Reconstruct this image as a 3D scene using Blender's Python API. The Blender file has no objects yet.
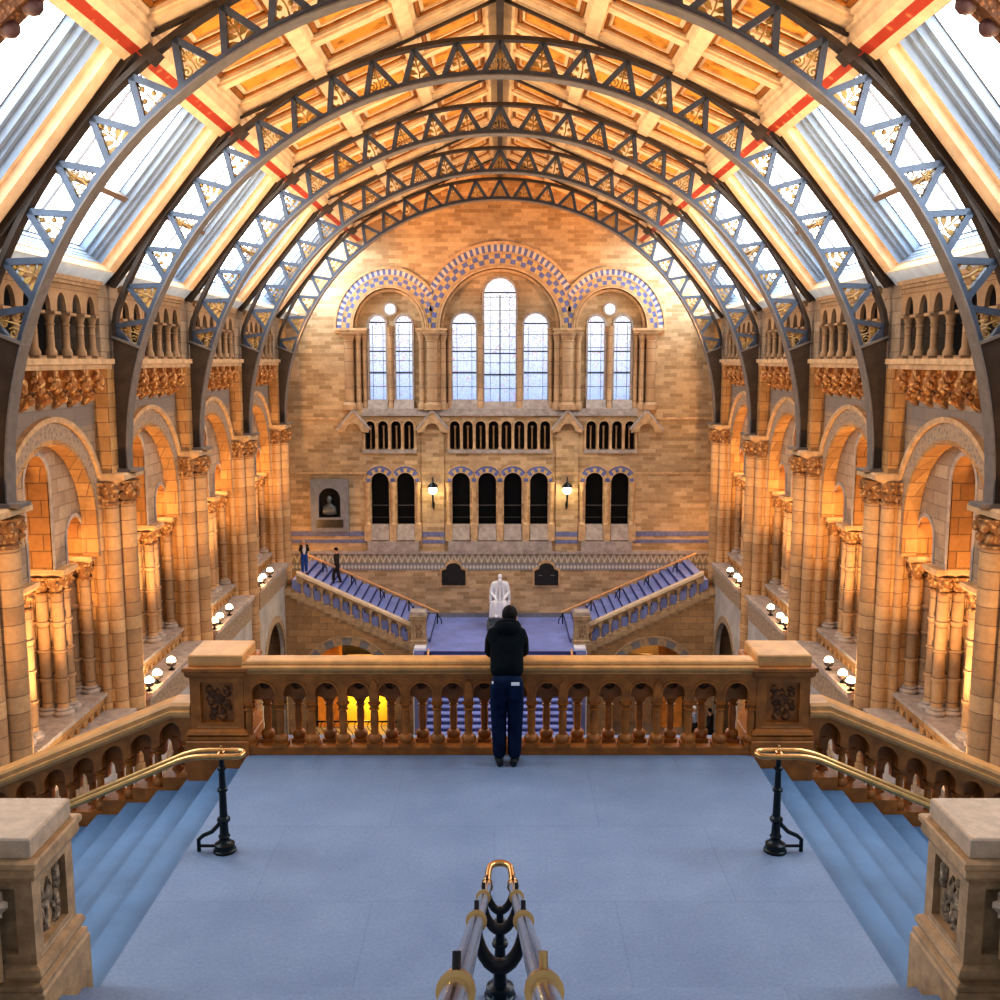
import bpy, bmesh, math, random
from mathutils import Vector, Matrix
rnd = random.Random(11)
sc = bpy.context.scene
COL = sc.collection
PI = math.pi
sin, cos = math.sin, math.cos

# ------------------------------------------------------------------ mesh builder
class MB:
    def __init__(s):
        s.v = []; s.f = []; s.sm = []
    def add(s, vs, fs, smooth=False):
        o = len(s.v); s.v += [tuple(p) for p in vs]
        for f in fs:
            s.f.append(tuple(i + o for i in f)); s.sm.append(smooth)
        return s
    def box(s, x0, x1, y0, y1, z0, z1):
        v = [(x0,y0,z0),(x1,y0,z0),(x1,y1,z0),(x0,y1,z0),(x0,y0,z1),(x1,y0,z1),(x1,y1,z1),(x0,y1,z1)]
        return s.add(v, [(0,3,2,1),(4,5,6,7),(0,1,5,4),(1,2,6,5),(2,3,7,6),(3,0,4,7)])
    def frustum(s, cx, cy, a0, b0, z0, a1, b1, z1):
        v = [(cx-a0,cy-b0,z0),(cx+a0,cy-b0,z0),(cx+a0,cy+b0,z0),(cx-a0,cy+b0,z0),
             (cx-a1,cy-b1,z1),(cx+a1,cy-b1,z1),(cx+a1,cy+b1,z1),(cx-a1,cy+b1,z1)]
        return s.add(v, [(0,3,2,1),(4,5,6,7),(0,1,5,4),(1,2,6,5),(2,3,7,6),(3,0,4,7)])
    def stack(s, cx, cy, prof, ratio=1.0):
        # square-plan moulded stack: prof = [(half, z)...]
        vs = []; fs = []
        for h, z in prof:
            hy = h * ratio
            vs += [(cx-h,cy-hy,z),(cx+h,cy-hy,z),(cx+h,cy+hy,z),(cx-h,cy+hy,z)]
        for i in range(len(prof)-1):
            for j in range(4):
                a = i*4+j; b = i*4+(j+1) % 4
                fs.append((a, b, b+4, a+4))
        n = len(prof)
        fs += [(3,2,1,0), (n*4-4,n*4-3,n*4-2,n*4-1)]
        return s.add(vs, fs)
    def lathe(s, prof, c=(0,0,0), seg=12, smooth=True, fn=None):
        vs = []; fs = []; n = len(prof)
        for r, z in prof:
            for j in range(seg):
                t = 2*PI*j/seg
                p = (r*cos(t), r*sin(t), z)
                if fn: p = fn(*p)
                vs.append((c[0]+p[0], c[1]+p[1], c[2]+p[2]))
        for i in range(n-1):
            for j in range(seg):
                k = (j+1) % seg
                fs.append((i*seg+j, i*seg+k, (i+1)*seg+k, (i+1)*seg+j))
        fs.append(tuple(range(seg-1,-1,-1))); fs.append(tuple((n-1)*seg+j for j in range(seg)))
        return s.add(vs, fs, smooth)
    def ball(s, c, r, seg=10, rings=6, sx=1, sy=1, sz=1):
        vs = [(c[0],c[1],c[2]-r*sz)]; fs = []
        for i in range(1, rings):
            t = PI*i/rings
            for j in range(seg):
                p = 2*PI*j/seg
                vs.append((c[0]+r*sx*sin(t)*cos(p), c[1]+r*sy*sin(t)*sin(p), c[2]-r*sz*cos(t)))
        vs.append((c[0],c[1],c[2]+r*sz)); last = len(vs)-1
        for j in range(seg):
            k = (j+1) % seg
            fs.append((0, 1+k, 1+j)); fs.append((last, last-seg+j, last-seg+k))
        for i in range(rings-2):
            for j in range(seg):
                k = (j+1) % seg
                fs.append((1+i*seg+j, 1+i*seg+k, 1+(i+1)*seg+k, 1+(i+1)*seg+j))
        return s.add(vs, fs, True)
    def tube(s, pts, r, seg=8, closed=False, smooth=True):
        pts = [Vector(p) for p in pts]; n = len(pts)
        rs = r if isinstance(r, (list, tuple)) else [r]*n
        vs = []; fs = []; up0 = None
        for i in range(n):
            if closed: d = pts[(i+1) % n]-pts[i-1]
            else: d = pts[min(i+1,n-1)]-pts[max(i-1,0)]
            d.normalize()
            if up0 is None:
                up0 = Vector((0,0,1)) if abs(d.z) < .9 else Vector((0,1,0))
            side = d.cross(up0)
            if side.length < 1e-4: side = d.cross(Vector((1,0,0)))
            side.normalize(); up = side.cross(d); up.normalize(); up0 = up
            for j in range(seg):
                t = 2*PI*j/seg
                vs.append(pts[i]+side*(rs[i]*cos(t))+up*(rs[i]*sin(t)))
        for i in range(n if closed else n-1):
            q = (i+1) % n
            for j in range(seg):
                k = (j+1) % seg
                fs.append((i*seg+j, i*seg+k, q*seg+k, q*seg+j))
        if not closed:
            fs.append(tuple(range(seg-1,-1,-1))); fs.append(tuple((n-1)*seg+j for j in range(seg)))
        return s.add(vs, fs, smooth)
    def bar(s, p, q, w, d, fn):
        # flat bar between 2-D points p,q of width w; d=(d0,d1) depth; fn(a,b,d)
        dx, dz = q[0]-p[0], q[1]-p[1]; L = math.hypot(dx, dz) or 1
        nx, nz = -dz/L*w/2, dx/L*w/2
        P = [(p[0]+nx,p[1]+nz),(q[0]+nx,q[1]+nz),(q[0]-nx,q[1]-nz),(p[0]-nx,p[1]-nz)]
        return s.prism(P, fn, d[0], d[1])
    def prism(s, P, fn, d0, d1):
        n = len(P)
        vs = [fn(a,b,d0) for a,b in P]+[fn(a,b,d1) for a,b in P]
        fs = [tuple(range(n)), tuple(range(2*n-1,n-1,-1))]
        for i in range(n):
            k = (i+1) % n
            fs.append((i,k,k+n,i+n))
        return s.add(vs, fs)
    def band(s, A, B, fn, d0, d1, closed=False, smooth=False):
        # ribbon solid between polylines A (inner) and B (outer)
        n = len(A)
        vs = [fn(a,b,d0) for a,b in A]+[fn(a,b,d0) for a,b in B]+[fn(a,b,d1) for a,b in A]+[fn(a,b,d1) for a,b in B]
        fs = []
        for i in range(n if closed else n-1):
            k = (i+1) % n
            fs += [(i,k,n+k,n+i),(2*n+i,3*n+i,3*n+k,2*n+k),(i,2*n+i,2*n+k,k),(n+i,n+k,3*n+k,3*n+i)]
        if not closed:
            fs += [(0,n,3*n,2*n),(n-1,3*n-1,4*n-1,2*n-1)]
        return s.add(vs, fs, smooth)
    def archwall(s, u0, u1, z0, z1, ops, fn, d0, d1, n=14, caps=True):
        # ops: (uc, hw, zb, zs, rise); wall slab between depths d0 (front) and d1
        ops = sorted(ops); cur = u0
        def rect(a0,a1,b0,b1):
            if a1-a0 < 1e-6 or b1-b0 < 1e-6: return
            s.add([fn(a0,b0,d0),fn(a1,b0,d0),fn(a1,b1,d0),fn(a0,b1,d0)], [(0,1,2,3)])
            s.add([fn(a0,b0,d1),fn(a1,b0,d1),fn(a1,b1,d1),fn(a0,b1,d1)], [(3,2,1,0)])
        for uc,hw,zb,zs,rise in ops:
            rect(cur, uc-hw, z0, z1)
            rect(uc-hw, uc+hw, z0, zb)
            pts = [(uc-hw*cos(PI*i/n), zs+rise*sin(PI*i/n)) for i in range(n+1)]
            for i in range(n):
                a, b = pts[i], pts[i+1]
                for d in (d0, d1):
                    s.add([fn(a[0],a[1],d),fn(b[0],b[1],d),fn(b[0],z1,d),fn(a[0],z1,d)], [(0,1,2,3)])
            loop = [(uc-hw,zb)]+pts+[(uc+hw,zb)]
            for i in range(len(loop)-1):
                a, b = loop[i], loop[i+1]
                s.add([fn(a[0],a[1],d0),fn(b[0],b[1],d0),fn(b[0],b[1],d1),fn(a[0],a[1],d1)], [(0,1,2,3)], False)
            if zb > z0+1e-6:
                s.add([fn(uc-hw,zb,d0),fn(uc+hw,zb,d0),fn(uc+hw,zb,d1),fn(uc-hw,zb,d1)], [(0,1,2,3)])
            cur = uc+hw
        rect(cur, u1, z0, z1)
        if caps:
            for (a0,b0,a1,b1) in ((u0,z1,u1,z1),(u0,z0,u0,z1),(u1,z0,u1,z1)):
                s.add([fn(a0,b0,d0),fn(a1,b1,d0),fn(a1,b1,d1),fn(a0,b0,d1)], [(0,1,2,3)])
        return s
    def mesh(s, name, mat, bevel=0):
        me = bpy.data.meshes.new(name)
        me.from_pydata(s.v, [], s.f)
        bm = bmesh.new(); bm.from_mesh(me)
        bmesh.ops.remove_doubles(bm, verts=bm.verts, dist=1e-5)
        bmesh.ops.recalc_face_normals(bm, faces=bm.faces)
        bm.to_mesh(me); bm.free()
        if len(me.polygons) == len(s.sm):
            me.polygons.foreach_set('use_smooth', s.sm)
        elif any(s.sm):
            me.polygons.foreach_set('use_smooth', [True]*len(me.polygons))
        if any(s.sm):
            try: me.set_sharp_from_angle(angle=math.radians(38))
            except Exception: pass
        if mat: me.materials.append(mat)
        return me
    def build(s, name, mat, parent=None, local=False, bevel=0, loc=None):
        off = Vector((0,0,0))
        if parent is not None and not local:
            q = parent
            while q is not None:
                off += Vector(q.location); q = q.parent
        if loc is not None: off = Vector(loc)
        if off.length > 0:
            s.v = [(p[0]-off.x, p[1]-off.y, p[2]-off.z) for p in s.v]
        o = bpy.data.objects.new(name, s.mesh(name, mat))
        COL.objects.link(o)
        if loc is not None: o.location = loc
        if parent is not None: o.parent = parent
        if bevel:
            md = o.modifiers.new('edge', 'BEVEL'); md.width = bevel; md.segments = 2; md.limit_method = 'ANGLE'; md.angle_limit = math.radians(50)
        return o

def thing(name, label, cat, loc=(0,0,0), group=None, kind=None):
    o = bpy.data.objects.new(name, None); COL.objects.link(o)
    o.location = loc; o.empty_display_size = .2
    o['label'] = label; o['category'] = cat
    if group: o['group'] = group
    if kind: o['kind'] = kind
    return o
def tag(o, label, cat, group=None):
    o['label'] = label; o['category'] = cat
    if group: o['group'] = group
    return o
def struct(o, label=None, cat=None):
    o['kind'] = 'structure'
    if label: o['label'] = label
    if cat: o['category'] = cat
    return o
def dup(root, loc, label=None, group=None):
    r = root.copy(); COL.objects.link(r); r.location = loc
    if label: r['label'] = label
    if group: r['group'] = group
    for ch in list(root.children):
        c = ch.copy(); COL.objects.link(c); c.parent = r
        for g in list(ch.children):
            d = g.copy(); COL.objects.link(d); d.parent = c
    return r

XZ = lambda a,b,d: (a, d, b)          # walls across the hall: a = x, b = z, d = y
def YZ(sx): return lambda a,b,d: (sx*d, a, b)   # side walls: a = y, b = z, d = distance from the axis

# ------------------------------------------------------------------ materials
def nodes(name):
    m = bpy.data.materials.new(name); m.use_nodes = True
    nt = m.node_tree; b = nt.nodes['Principled BSDF']
    return m, nt, b
def N(nt, t, **kw):
    n = nt.nodes.new(t)
    for k, v in kw.items():
        if hasattr(n, k): setattr(n, k, v)
    return n
def L(nt, a, b): nt.links.new(a, b)
def rgba(c): return (c[0], c[1], c[2], 1)
def math_n(nt, op, a, b=None, c=None):
    n = nt.nodes.new('ShaderNodeMath'); n.operation = op
    for i, x in enumerate((a, b, c)):
        if x is None: continue
        if isinstance(x, (int, float)): n.inputs[i].default_value = x
        else: L(nt, x, n.inputs[i])
    return n.outputs[0]
def mix(nt, f, a, b, blend='MIX'):
    n = nt.nodes.new('ShaderNodeMix'); n.data_type = 'RGBA'; n.blend_type = blend
    for sock, x in ((n.inputs[0], f), (n.inputs[6], a), (n.inputs[7], b)):
        if isinstance(x, (int, float)): sock.default_value = x
        elif isinstance(x, tuple): sock.default_value = rgba(x)
        else: L(nt, x, sock)
    return n.outputs[2]
def wallvec(nt):
    g = N(nt, 'ShaderNodeNewGeometry'); s = N(nt, 'ShaderNodeSeparateXYZ'); L(nt, g.outputs['Position'], s.inputs[0])
    c = N(nt, 'ShaderNodeCombineXYZ')
    L(nt, math_n(nt, 'ADD', s.outputs[0], s.outputs[1]), c.inputs[0]); L(nt, s.outputs[2], c.inputs[1])
    return g.outputs['Position'], s, c.outputs[0]
def noise(nt, vec, scale, detail=4, rough=.6):
    n = N(nt, 'ShaderNodeTexNoise'); n.inputs['Scale'].default_value = scale
    n.inputs['Detail'].default_value = detail; n.inputs['Roughness'].default_value = rough
    if vec is not None: L(nt, vec, n.inputs['Vector'])
    return n.outputs['Fac']
def ramp(nt, f, stops):
    r = N(nt, 'ShaderNodeValToRGB'); e = r.color_ramp.elements
    e[0].position, e[0].color = stops[0][0], rgba(stops[0][1]); e[1].position, e[1].color = stops[-1][0], rgba(stops[-1][1])
    for p, c in stops[1:-1]:
        x = e.new(p); x.color = rgba(c)
    L(nt, f, r.inputs[0]); return r.outputs[0]
def bump(nt, b, h, strength=.3, dist=.02):
    n = N(nt, 'ShaderNodeBump'); n.inputs['Strength'].default_value = strength; n.inputs['Distance'].default_value = dist
    L(nt, h, n.inputs['Height']); L(nt, n.outputs[0], b.inputs['Normal'])
M = {}
def brick(name, c1, c2, mortar, w, h, ms=.012, rough=.75, var=.5, bstr=.35):
    m, nt, b = nodes(name); pos, s, v = wallvec(nt)
    t = N(nt, 'ShaderNodeTexBrick'); L(nt, v, t.inputs['Vector'])
    for k, x in (('Scale',1),('Mortar Size',ms),('Mortar Smooth',.3),('Bias',0),('Brick Width',w),('Row Height',h)): t.inputs[k].default_value = x
    t.inputs['Color1'].default_value = rgba(c1); t.inputs['Color2'].default_value = rgba(c2); t.inputs['Mortar'].default_value = rgba(mortar)
    big = noise(nt, pos, .8); fine = noise(nt, pos, 9)
    col = mix(nt, var, t.outputs['Color'], ramp(nt, big, [(.3,(.45,.42,.4)),(.7,(1.25,1.2,1.12))]), 'MULTIPLY')
    col = mix(nt, .35, col, ramp(nt, fine, [(.3,(.6,.58,.55)),(.7,(1.2,1.2,1.2))]), 'MULTIPLY')
    L(nt, col, b.inputs['Base Color']); b.inputs['Roughness'].default_value = rough
    hgt = math_n(nt, 'ADD', math_n(nt, 'MULTIPLY', t.outputs['Fac'], -1), math_n(nt, 'MULTIPLY', fine, .5))
    bump(nt, b, hgt, bstr, .02)
    M[name] = m; return m
def plain(name, c, rough=.6, metal=0, var=.25, scale=6, bstr=.1, bscale=None, dark=None):
    m, nt, b = nodes(name); g = N(nt, 'ShaderNodeNewGeometry')
    n1 = noise(nt, g.outputs['Position'], scale)
    lo = dark or tuple(x*(1-var) for x in c); hi = tuple(min(1, x*(1+var*.7)) for x in c)
    L(nt, ramp(nt, n1, [(.3,lo),(.7,hi)]), b.inputs['Base Color'])
    b.inputs['Roughness'].default_value = rough; b.inputs['Metallic'].default_value = metal
    if bstr: bump(nt, b, noise(nt, g.outputs['Position'], bscale or scale*4), bstr, .02)
    M[name] = m; return m
def carved(name, c, dark, scale=9, bstr=1.0):
    m, nt, b = nodes(name); g = N(nt, 'ShaderNodeNewGeometry')
    v = N(nt, 'ShaderNodeTexVoronoi'); v.inputs['Scale'].default_value = scale; v.feature = 'SMOOTH_F1'
    L(nt, g.outputs['Position'], v.inputs['Vector'])
    n1 = noise(nt, g.outputs['Position'], scale*1.4, 3)
    h = math_n(nt, 'ADD', math_n(nt, 'MULTIPLY', v.outputs['Distance'], -1.2), n1)
    L(nt, ramp(nt, h, [(-.1,dark),(.35,c)]) if False else ramp(nt, h, [(.0,dark),(.42,c)]), b.inputs['Base Color'])
    b.inputs['Roughness'].default_value = .7; bump(nt, b, h, bstr, .06)
    M[name] = m; return m
def emit(name, c, strength):
    m, nt, b = nodes(name)
    b.inputs['Base Color'].default_value = rgba(c); b.inputs['Emission Color'].default_value = rgba(c); b.inputs['Emission Strength'].default_value = strength
    M[name] = m; return m

brick('end_brick', (.64,.47,.28), (.37,.25,.125), (.50,.40,.28), .62, .19, .012, var=.45)
brick('buff_block', (.60,.36,.15), (.42,.23,.085), (.28,.16,.08), .62, .36, .016)
brick('shaft_stone', (.60,.39,.20), (.42,.26,.13), (.27,.17,.10), 60, .36, .014, bstr=.5)
brick('slim_shaft', (.52,.35,.20), (.36,.24,.14), (.24,.16,.10), 60, .62, .02, bstr=.4)
brick('stair_brick', (.44,.30,.16), (.32,.21,.11), (.24,.17,.11), .7, .3, .012)
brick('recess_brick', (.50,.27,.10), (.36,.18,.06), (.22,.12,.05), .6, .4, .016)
brick('grey_stone', (.46,.36,.26), (.33,.25,.18), (.25,.19,.14), .7, .33, .014)
carved('carved_buff', (.66,.42,.19), (.24,.12,.045), 9, .7)
carved('carved_buff_lit', (.85,.52,.20), (.34,.15,.045), 9, .6)  # corbel stone brightened in colour to mimic golden light from below
carved('carved_brown', (.30,.115,.03), (.10,.035,.008), 16, .5)
carved('carved_pale', (.54,.40,.26), (.20,.14,.085), 16, .6)
plain('trim_stone', (.56,.38,.21), .7, var=.3, scale=4)
plain('trim_grey', (.40,.35,.31), .7, var=.3, scale=4)
plain('stair_stone', (.40,.30,.19), .7, var=.3, scale=5)
plain('stair_rail_stone', (.58,.47,.34), .6, var=.2, scale=5)
plain('pale_wood', (.50,.32,.18), .6, var=.2)
plain('balustrade_terracotta', (.36,.125,.018), .45, var=.4, scale=5, bscale=40)
plain('balustrade_lit_top', (.58,.30,.105), .45, var=.25, scale=4, bscale=50)  # same terracotta coloured paler, standing in for skylight on upper faces
plain('pedestal_stone', (.46,.29,.15), .55, var=.35, scale=7, bscale=45, bstr=.2)
plain('pedestal_cap', (.54,.40,.28), .6, var=.2, scale=10, bscale=60, bstr=.2)
plain('rib_iron', (.075,.10,.145), .42, .3, var=.25, scale=3, bscale=30)
plain('rib_dark', (.060,.046,.036), .5, .3, var=.3, scale=3)
plain('rib_flange', (.17,.155,.145), .5, .1, var=.2, scale=5)
plain('leaf_gilt', (.46,.29,.09), .5, .15, var=.5, scale=2.2, bscale=25)
plain('cast_iron', (.012,.02,.026), .28, .5, var=.3, scale=20)
plain('brass', (.62,.37,.15), .28, 1, var=.2, scale=8, bstr=.03)
plain('steel_brass', (.70,.62,.53), .16, 1, var=.15, scale=8, bstr=.03)
plain('copper_rail', (.72,.40,.18), .35, .5, var=.2)
plain('orange_wood', (.34,.125,.02), .5, var=.35, scale=3)
plain('cream_wood', (.80,.58,.36), .5, var=.2, scale=3)
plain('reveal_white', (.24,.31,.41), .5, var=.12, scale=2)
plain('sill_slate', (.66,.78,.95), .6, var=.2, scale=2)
plain('dark_frame', (.10,.09,.09), .5, var=.2)
plain('void_shade', (.010,.007,.005), .9, var=.3)  # near-black colour put in for shade inside openings and niche
plain('dark_glass', (.004,.005,.006), .5, 0, var=.2, bstr=0)
M['dark_glass'].node_tree.nodes['Principled BSDF'].inputs['Specular IOR Level'].default_value = .12
plain('marble', (.70,.73,.80), .4, var=.08, scale=5, bstr=.08)
plain('slate_frame', (.20,.21,.23), .6, var=.2, scale=5)
plain('bronze_dark', (.03,.026,.024), .35, .4, var=.3)
plain('slate_bronze', (.10,.12,.13), .35, .3, var=.3)
plain('blue_glaze', (.17,.19,.33), .5, var=.3, scale=5)
plain('blue_glaze_pale', (.13,.17,.40), .5, var=.25, scale=5)
plain('tan_glaze', (.56,.40,.18), .5, var=.25, scale=5)
plain('pale_glaze', (.62,.56,.46), .5, var=.2, scale=5)
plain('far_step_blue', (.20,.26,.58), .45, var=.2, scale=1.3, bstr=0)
plain('far_riser_shade', (.035,.045,.16), .7, var=.2)  # step blue darkened, shade on the risers painted in
plain('hall_floor', (.30,.25,.20), .35, var=.3, scale=.8)
plain('dusk_wall', (.34,.24,.15), .8, var=.3, scale=1)
plain('yellow_wall', (.85,.52,.06), .7, var=.15, scale=1)
plain('grey_spandrel', (.46,.45,.44), .7, var=.25, scale=1.5)
plain('jacket_black', (.004,.008,.011), .85, var=.4, scale=12, bstr=.3)
plain('denim', (.006,.016,.048), .85, var=.5, scale=10, bstr=.3)
plain('shoe_black', (.008,.010,.016), .6, var=.3)
plain('hair_dark', (.012,.010,.010), .7, var=.4, scale=30, bstr=.4)
plain('skin', (.55,.31,.21), .55, var=.1)
plain('shirt_white', (.75,.75,.77), .8, var=.1)
plain('shirt_blue', (.35,.45,.62), .8, var=.15)
plain('paper_white', (.85,.86,.88), .7, var=.05)
plain('hair_grey', (.35,.28,.25), .7, var=.3, scale=30)
plain('jeans_blue', (.03,.08,.30), .85, var=.3, scale=10)
plain('coat_dark', (.035,.030,.030), .85, var=.3)
plain('timber_orange', (.75,.30,.05), .6, var=.3, scale=2)
emit('lamp_glow', (1,.80,.48), 16)
emit('globe_glow', (1,.82,.45), 9)

def m_landing():
    m, nt, b = nodes('landing_blue'); pos, s, v = wallvec(nt)
    c = N(nt, 'ShaderNodeCombineXYZ'); L(nt, s.outputs[0], c.inputs[0]); L(nt, s.outputs[1], c.inputs[1])
    mp = N(nt, 'ShaderNodeMapping'); mp.inputs['Location'].default_value = (1.05, .4, 0); L(nt, c.outputs[0], mp.inputs[0])
    t = N(nt, 'ShaderNodeTexBrick'); L(nt, mp.outputs[0], t.inputs['Vector'])
    for k, x in (('Scale',1),('Mortar Size',.006),('Mortar Smooth',.5),('Bias',0),('Brick Width',2.0),('Row Height',1.35)): t.inputs[k].default_value = x
    t.inputs['Color1'].default_value = (.185,.265,.41,1); t.inputs['Color2'].default_value = (.174,.252,.392,1); t.inputs['Mortar'].default_value = (.145,.215,.35,1)
    n1 = noise(nt, pos, 1.1, 5); n2 = noise(nt, pos, 38, 3)
    col = mix(nt, .5, t.outputs['Color'], ramp(nt, n1, [(.3,(.7,.72,.78)),(.7,(1.2,1.16,1.1))]), 'MULTIPLY')
    col = mix(nt, .3, col, ramp(nt, n2, [(.35,(.6,.6,.65)),(.65,(1.2,1.2,1.2))]), 'MULTIPLY')
    L(nt, col, b.inputs['Base Color']); b.inputs['Roughness'].default_value = .62
    bump(nt, b, n2, .15, .01); M['landing_blue'] = m
m_landing()
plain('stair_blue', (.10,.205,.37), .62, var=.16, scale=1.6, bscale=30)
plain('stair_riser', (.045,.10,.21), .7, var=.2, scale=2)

def m_ceiling():
    m, nt, b = nodes('ceiling_gilt'); g = N(nt, 'ShaderNodeNewGeometry')
    v = N(nt, 'ShaderNodeTexVoronoi'); v.feature = 'SMOOTH_F1'; v.inputs['Scale'].default_value = 2.6; L(nt, g.outputs['Position'], v.inputs['Vector'])
    n1 = noise(nt, g.outputs['Position'], 5.5, 6, .7)
    f = math_n(nt, 'ADD', math_n(nt, 'MULTIPLY', v.outputs['Distance'], .6), math_n(nt, 'MULTIPLY', n1, .8))
    L(nt, ramp(nt, f, [(.40,(.24,.085,.008)),(.52,(.50,.20,.022)),(.66,(.66,.31,.05))]), b.inputs['Base Color'])
    b.inputs['Roughness'].default_value = .55; M['ceiling_gilt'] = m
m_ceiling()
def m_red():
    m, nt, b = nodes('red_band'); g = N(nt, 'ShaderNodeNewGeometry')
    v = N(nt, 'ShaderNodeTexVoronoi'); v.inputs['Scale'].default_value = 3.5; L(nt, g.outputs['Position'], v.inputs['Vector'])
    L(nt, ramp(nt, v.outputs['Distance'], [(.12,(.60,.20,.08)),(.3,(.36,.04,.015))]), b.inputs['Base Color']); b.inputs['Roughness'].default_value = .6
    M['red_band'] = m
m_red()
def m_spandrel():
    m, nt, b = nodes('spandrel'); pos, s, v = wallvec(nt)
    t = N(nt, 'ShaderNodeTexBrick'); L(nt, v, t.inputs['Vector'])
    for k, x in (('Scale',1),('Mortar Size',.012),('Mortar Smooth',.3),('Bias',0),('Brick Width',.7),('Row Height',.3)): t.inputs[k].default_value = x
    t.inputs['Color1'].default_value = (.40,.30,.20,1); t.inputs['Color2'].default_value = (.30,.235,.175,1); t.inputs['Mortar'].default_value = (.2,.16,.13,1)
    z = s.outputs[2]
    band = math_n(nt, 'GREATER_THAN', math_n(nt, 'FRACT', math_n(nt, 'MULTIPLY', z, .9)), .55)
    col = mix(nt, math_n(nt, 'MULTIPLY', band, .6), t.outputs['Color'], (.20,.185,.175))
    L(nt, col, b.inputs['Base Color']); b.inputs['Roughness'].default_value = .75
    bump(nt, b, t.outputs['Fac'], -.3, .02); M['spandrel'] = m
m_spandrel()
def m_archivolt():
    m, nt, b = nodes('archivolt_grey'); g = N(nt, 'ShaderNodeNewGeometry')
    v = N(nt, 'ShaderNodeTexVoronoi'); v.inputs['Scale'].default_value = 9; L(nt, g.outputs['Position'], v.inputs['Vector'])
    L(nt, ramp(nt, v.outputs['Distance'], [(.15,(.22,.18,.15)),(.55,(.38,.29,.20))]), b.inputs['Base Color']); b.inputs['Roughness'].default_value = .7
    bump(nt, b, v.outputs['Distance'], .6, .04); M['archivolt_grey'] = m
m_archivolt()
def m_zigzag():
    m, nt, b = nodes('zigzag_band'); pos, s, v = wallvec(nt)
    f = math_n(nt, 'PINGPONG', s.outputs[0], .15); f = math_n(nt, 'DIVIDE', f, .15)
    t = math_n(nt, 'DIVIDE', math_n(nt, 'ADD', s.outputs[2], 5.38), .42)
    d = math_n(nt, 'ABSOLUTE', math_n(nt, 'SUBTRACT', f, t))
    L(nt, mix(nt, math_n(nt, 'LESS_THAN', d, .26), (.30,.255,.185), (.56,.51,.41)), b.inputs['Base Color']); b.inputs['Roughness'].default_value = .7
    M['zigzag_band'] = m
    m, nt, b = nodes('dot_band'); pos, s, v = wallvec(nt)
    f = math_n(nt, 'ABSOLUTE', math_n(nt, 'SUBTRACT', math_n(nt, 'FRACT', math_n(nt, 'DIVIDE', s.outputs[0], .17)), .5))
    t = math_n(nt, 'ABSOLUTE', math_n(nt, 'DIVIDE', math_n(nt, 'ADD', s.outputs[2], 5.6), .3))
    d = math_n(nt, 'ADD', f, t)
    L(nt, mix(nt, math_n(nt, 'LESS_THAN', d, .42), (.24,.24,.25), (.56,.53,.46)), b.inputs['Base Color']); b.inputs['Roughness'].default_value = .7
    M['dot_band'] = m
m_zigzag()
def m_stained():
    m, nt, b = nodes('stained_glass'); pos, s, v = wallvec(nt)
    c = N(nt, 'ShaderNodeCombineXYZ'); L(nt, s.outputs[0], c.inputs[0]); L(nt, s.outputs[2], c.inputs[1])
    f = N(nt, 'ShaderNodeMapRange'); L(nt, s.outputs[2], f.inputs[0]); f.inputs[1].default_value = 2.3; f.inputs[2].default_value = 7
    base = ramp(nt, f.outputs[0], [(0,(.30,.47,.88)),(.4,(.55,.67,.92)),(1,(.93,.93,.94))])
    vo = N(nt, 'ShaderNodeTexVoronoi'); vo.inputs['Scale'].default_value = 9; L(nt, c.outputs[0], vo.inputs['Vector'])
    hue = ramp(nt, noise(nt, pos, 3.2), [(.36,(.75,.22,.18)),(.46,(.20,.28,.62)),(.58,(.55,.62,.80)),(.7,(.80,.62,.45))])
    spot = math_n(nt, 'MULTIPLY', math_n(nt, 'LESS_THAN', vo.outputs['Distance'], .34), .75)
    col = mix(nt, spot, base, hue)
    vb = N(nt, 'ShaderNodeTexVoronoi'); vb.feature = 'DISTANCE_TO_EDGE'; vb.inputs['Scale'].default_value = 7; L(nt, c.outputs[0], vb.inputs['Vector'])
    col = mix(nt, math_n(nt, 'MULTIPLY', math_n(nt, 'LESS_THAN', vb.outputs['Distance'], .05), .45), col, (.25,.27,.35))
    L(nt, col, b.inputs['Emission Color']); b.inputs['Emission Strength'].default_value = 1.1
    b.inputs['Base Color'].default_value = (.2,.2,.22,1); b.inputs['Roughness'].default_value = .3
    M['stained_glass'] = m
m_stained()
def m_sky():
    m, nt, b = nodes('skylight_glass'); pos, s, v = wallvec(nt)
    f = N(nt, 'ShaderNodeMapRange'); L(nt, s.outputs[2], f.inputs[0]); f.inputs[1].default_value = 6.6; f.inputs[2].default_value = 8.6
    L(nt, ramp(nt, f.outputs[0], [(0,(.62,.82,1)),(1,(.93,.97,1))]), b.inputs['Emission Color'])
    b.inputs['Emission Strength'].default_value = SKY
    b.inputs['Base Color'].default_value = (.3,.3,.3,1); M['skylight_glass'] = m
SKY = 9.0
m_sky(); M['skylight_glass_main'] = M['skylight_glass']
SKY = 14.0
m_sky(); M['skylight_glass_end'] = M['skylight_glass']
for _k in ('jacket_black','denim','coat_dark','hair_dark','jeans_blue'): M[_k].node_tree.nodes['Principled BSDF'].inputs['Specular IOR Level'].default_value = .12
emit('skylight_dim', (.95,.95,.97), 1.6)
plain('transom_brown', (.16,.11,.08), .6, var=.2)
plain('purple_stone', (.08,.035,.035), .6, var=.4, scale=6)
# ================================================================== camera
cam = bpy.data.cameras.new('camera'); cam.sensor_width = 36; cam.lens = 36.0; cam.clip_end = 300
co = bpy.data.objects.new('camera', cam); COL.objects.link(co)
co.location = (0, 0, 4.42); co.rotation_euler = (PI/2-math.atan(.14), 0, 0); sc.camera = co

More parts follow.
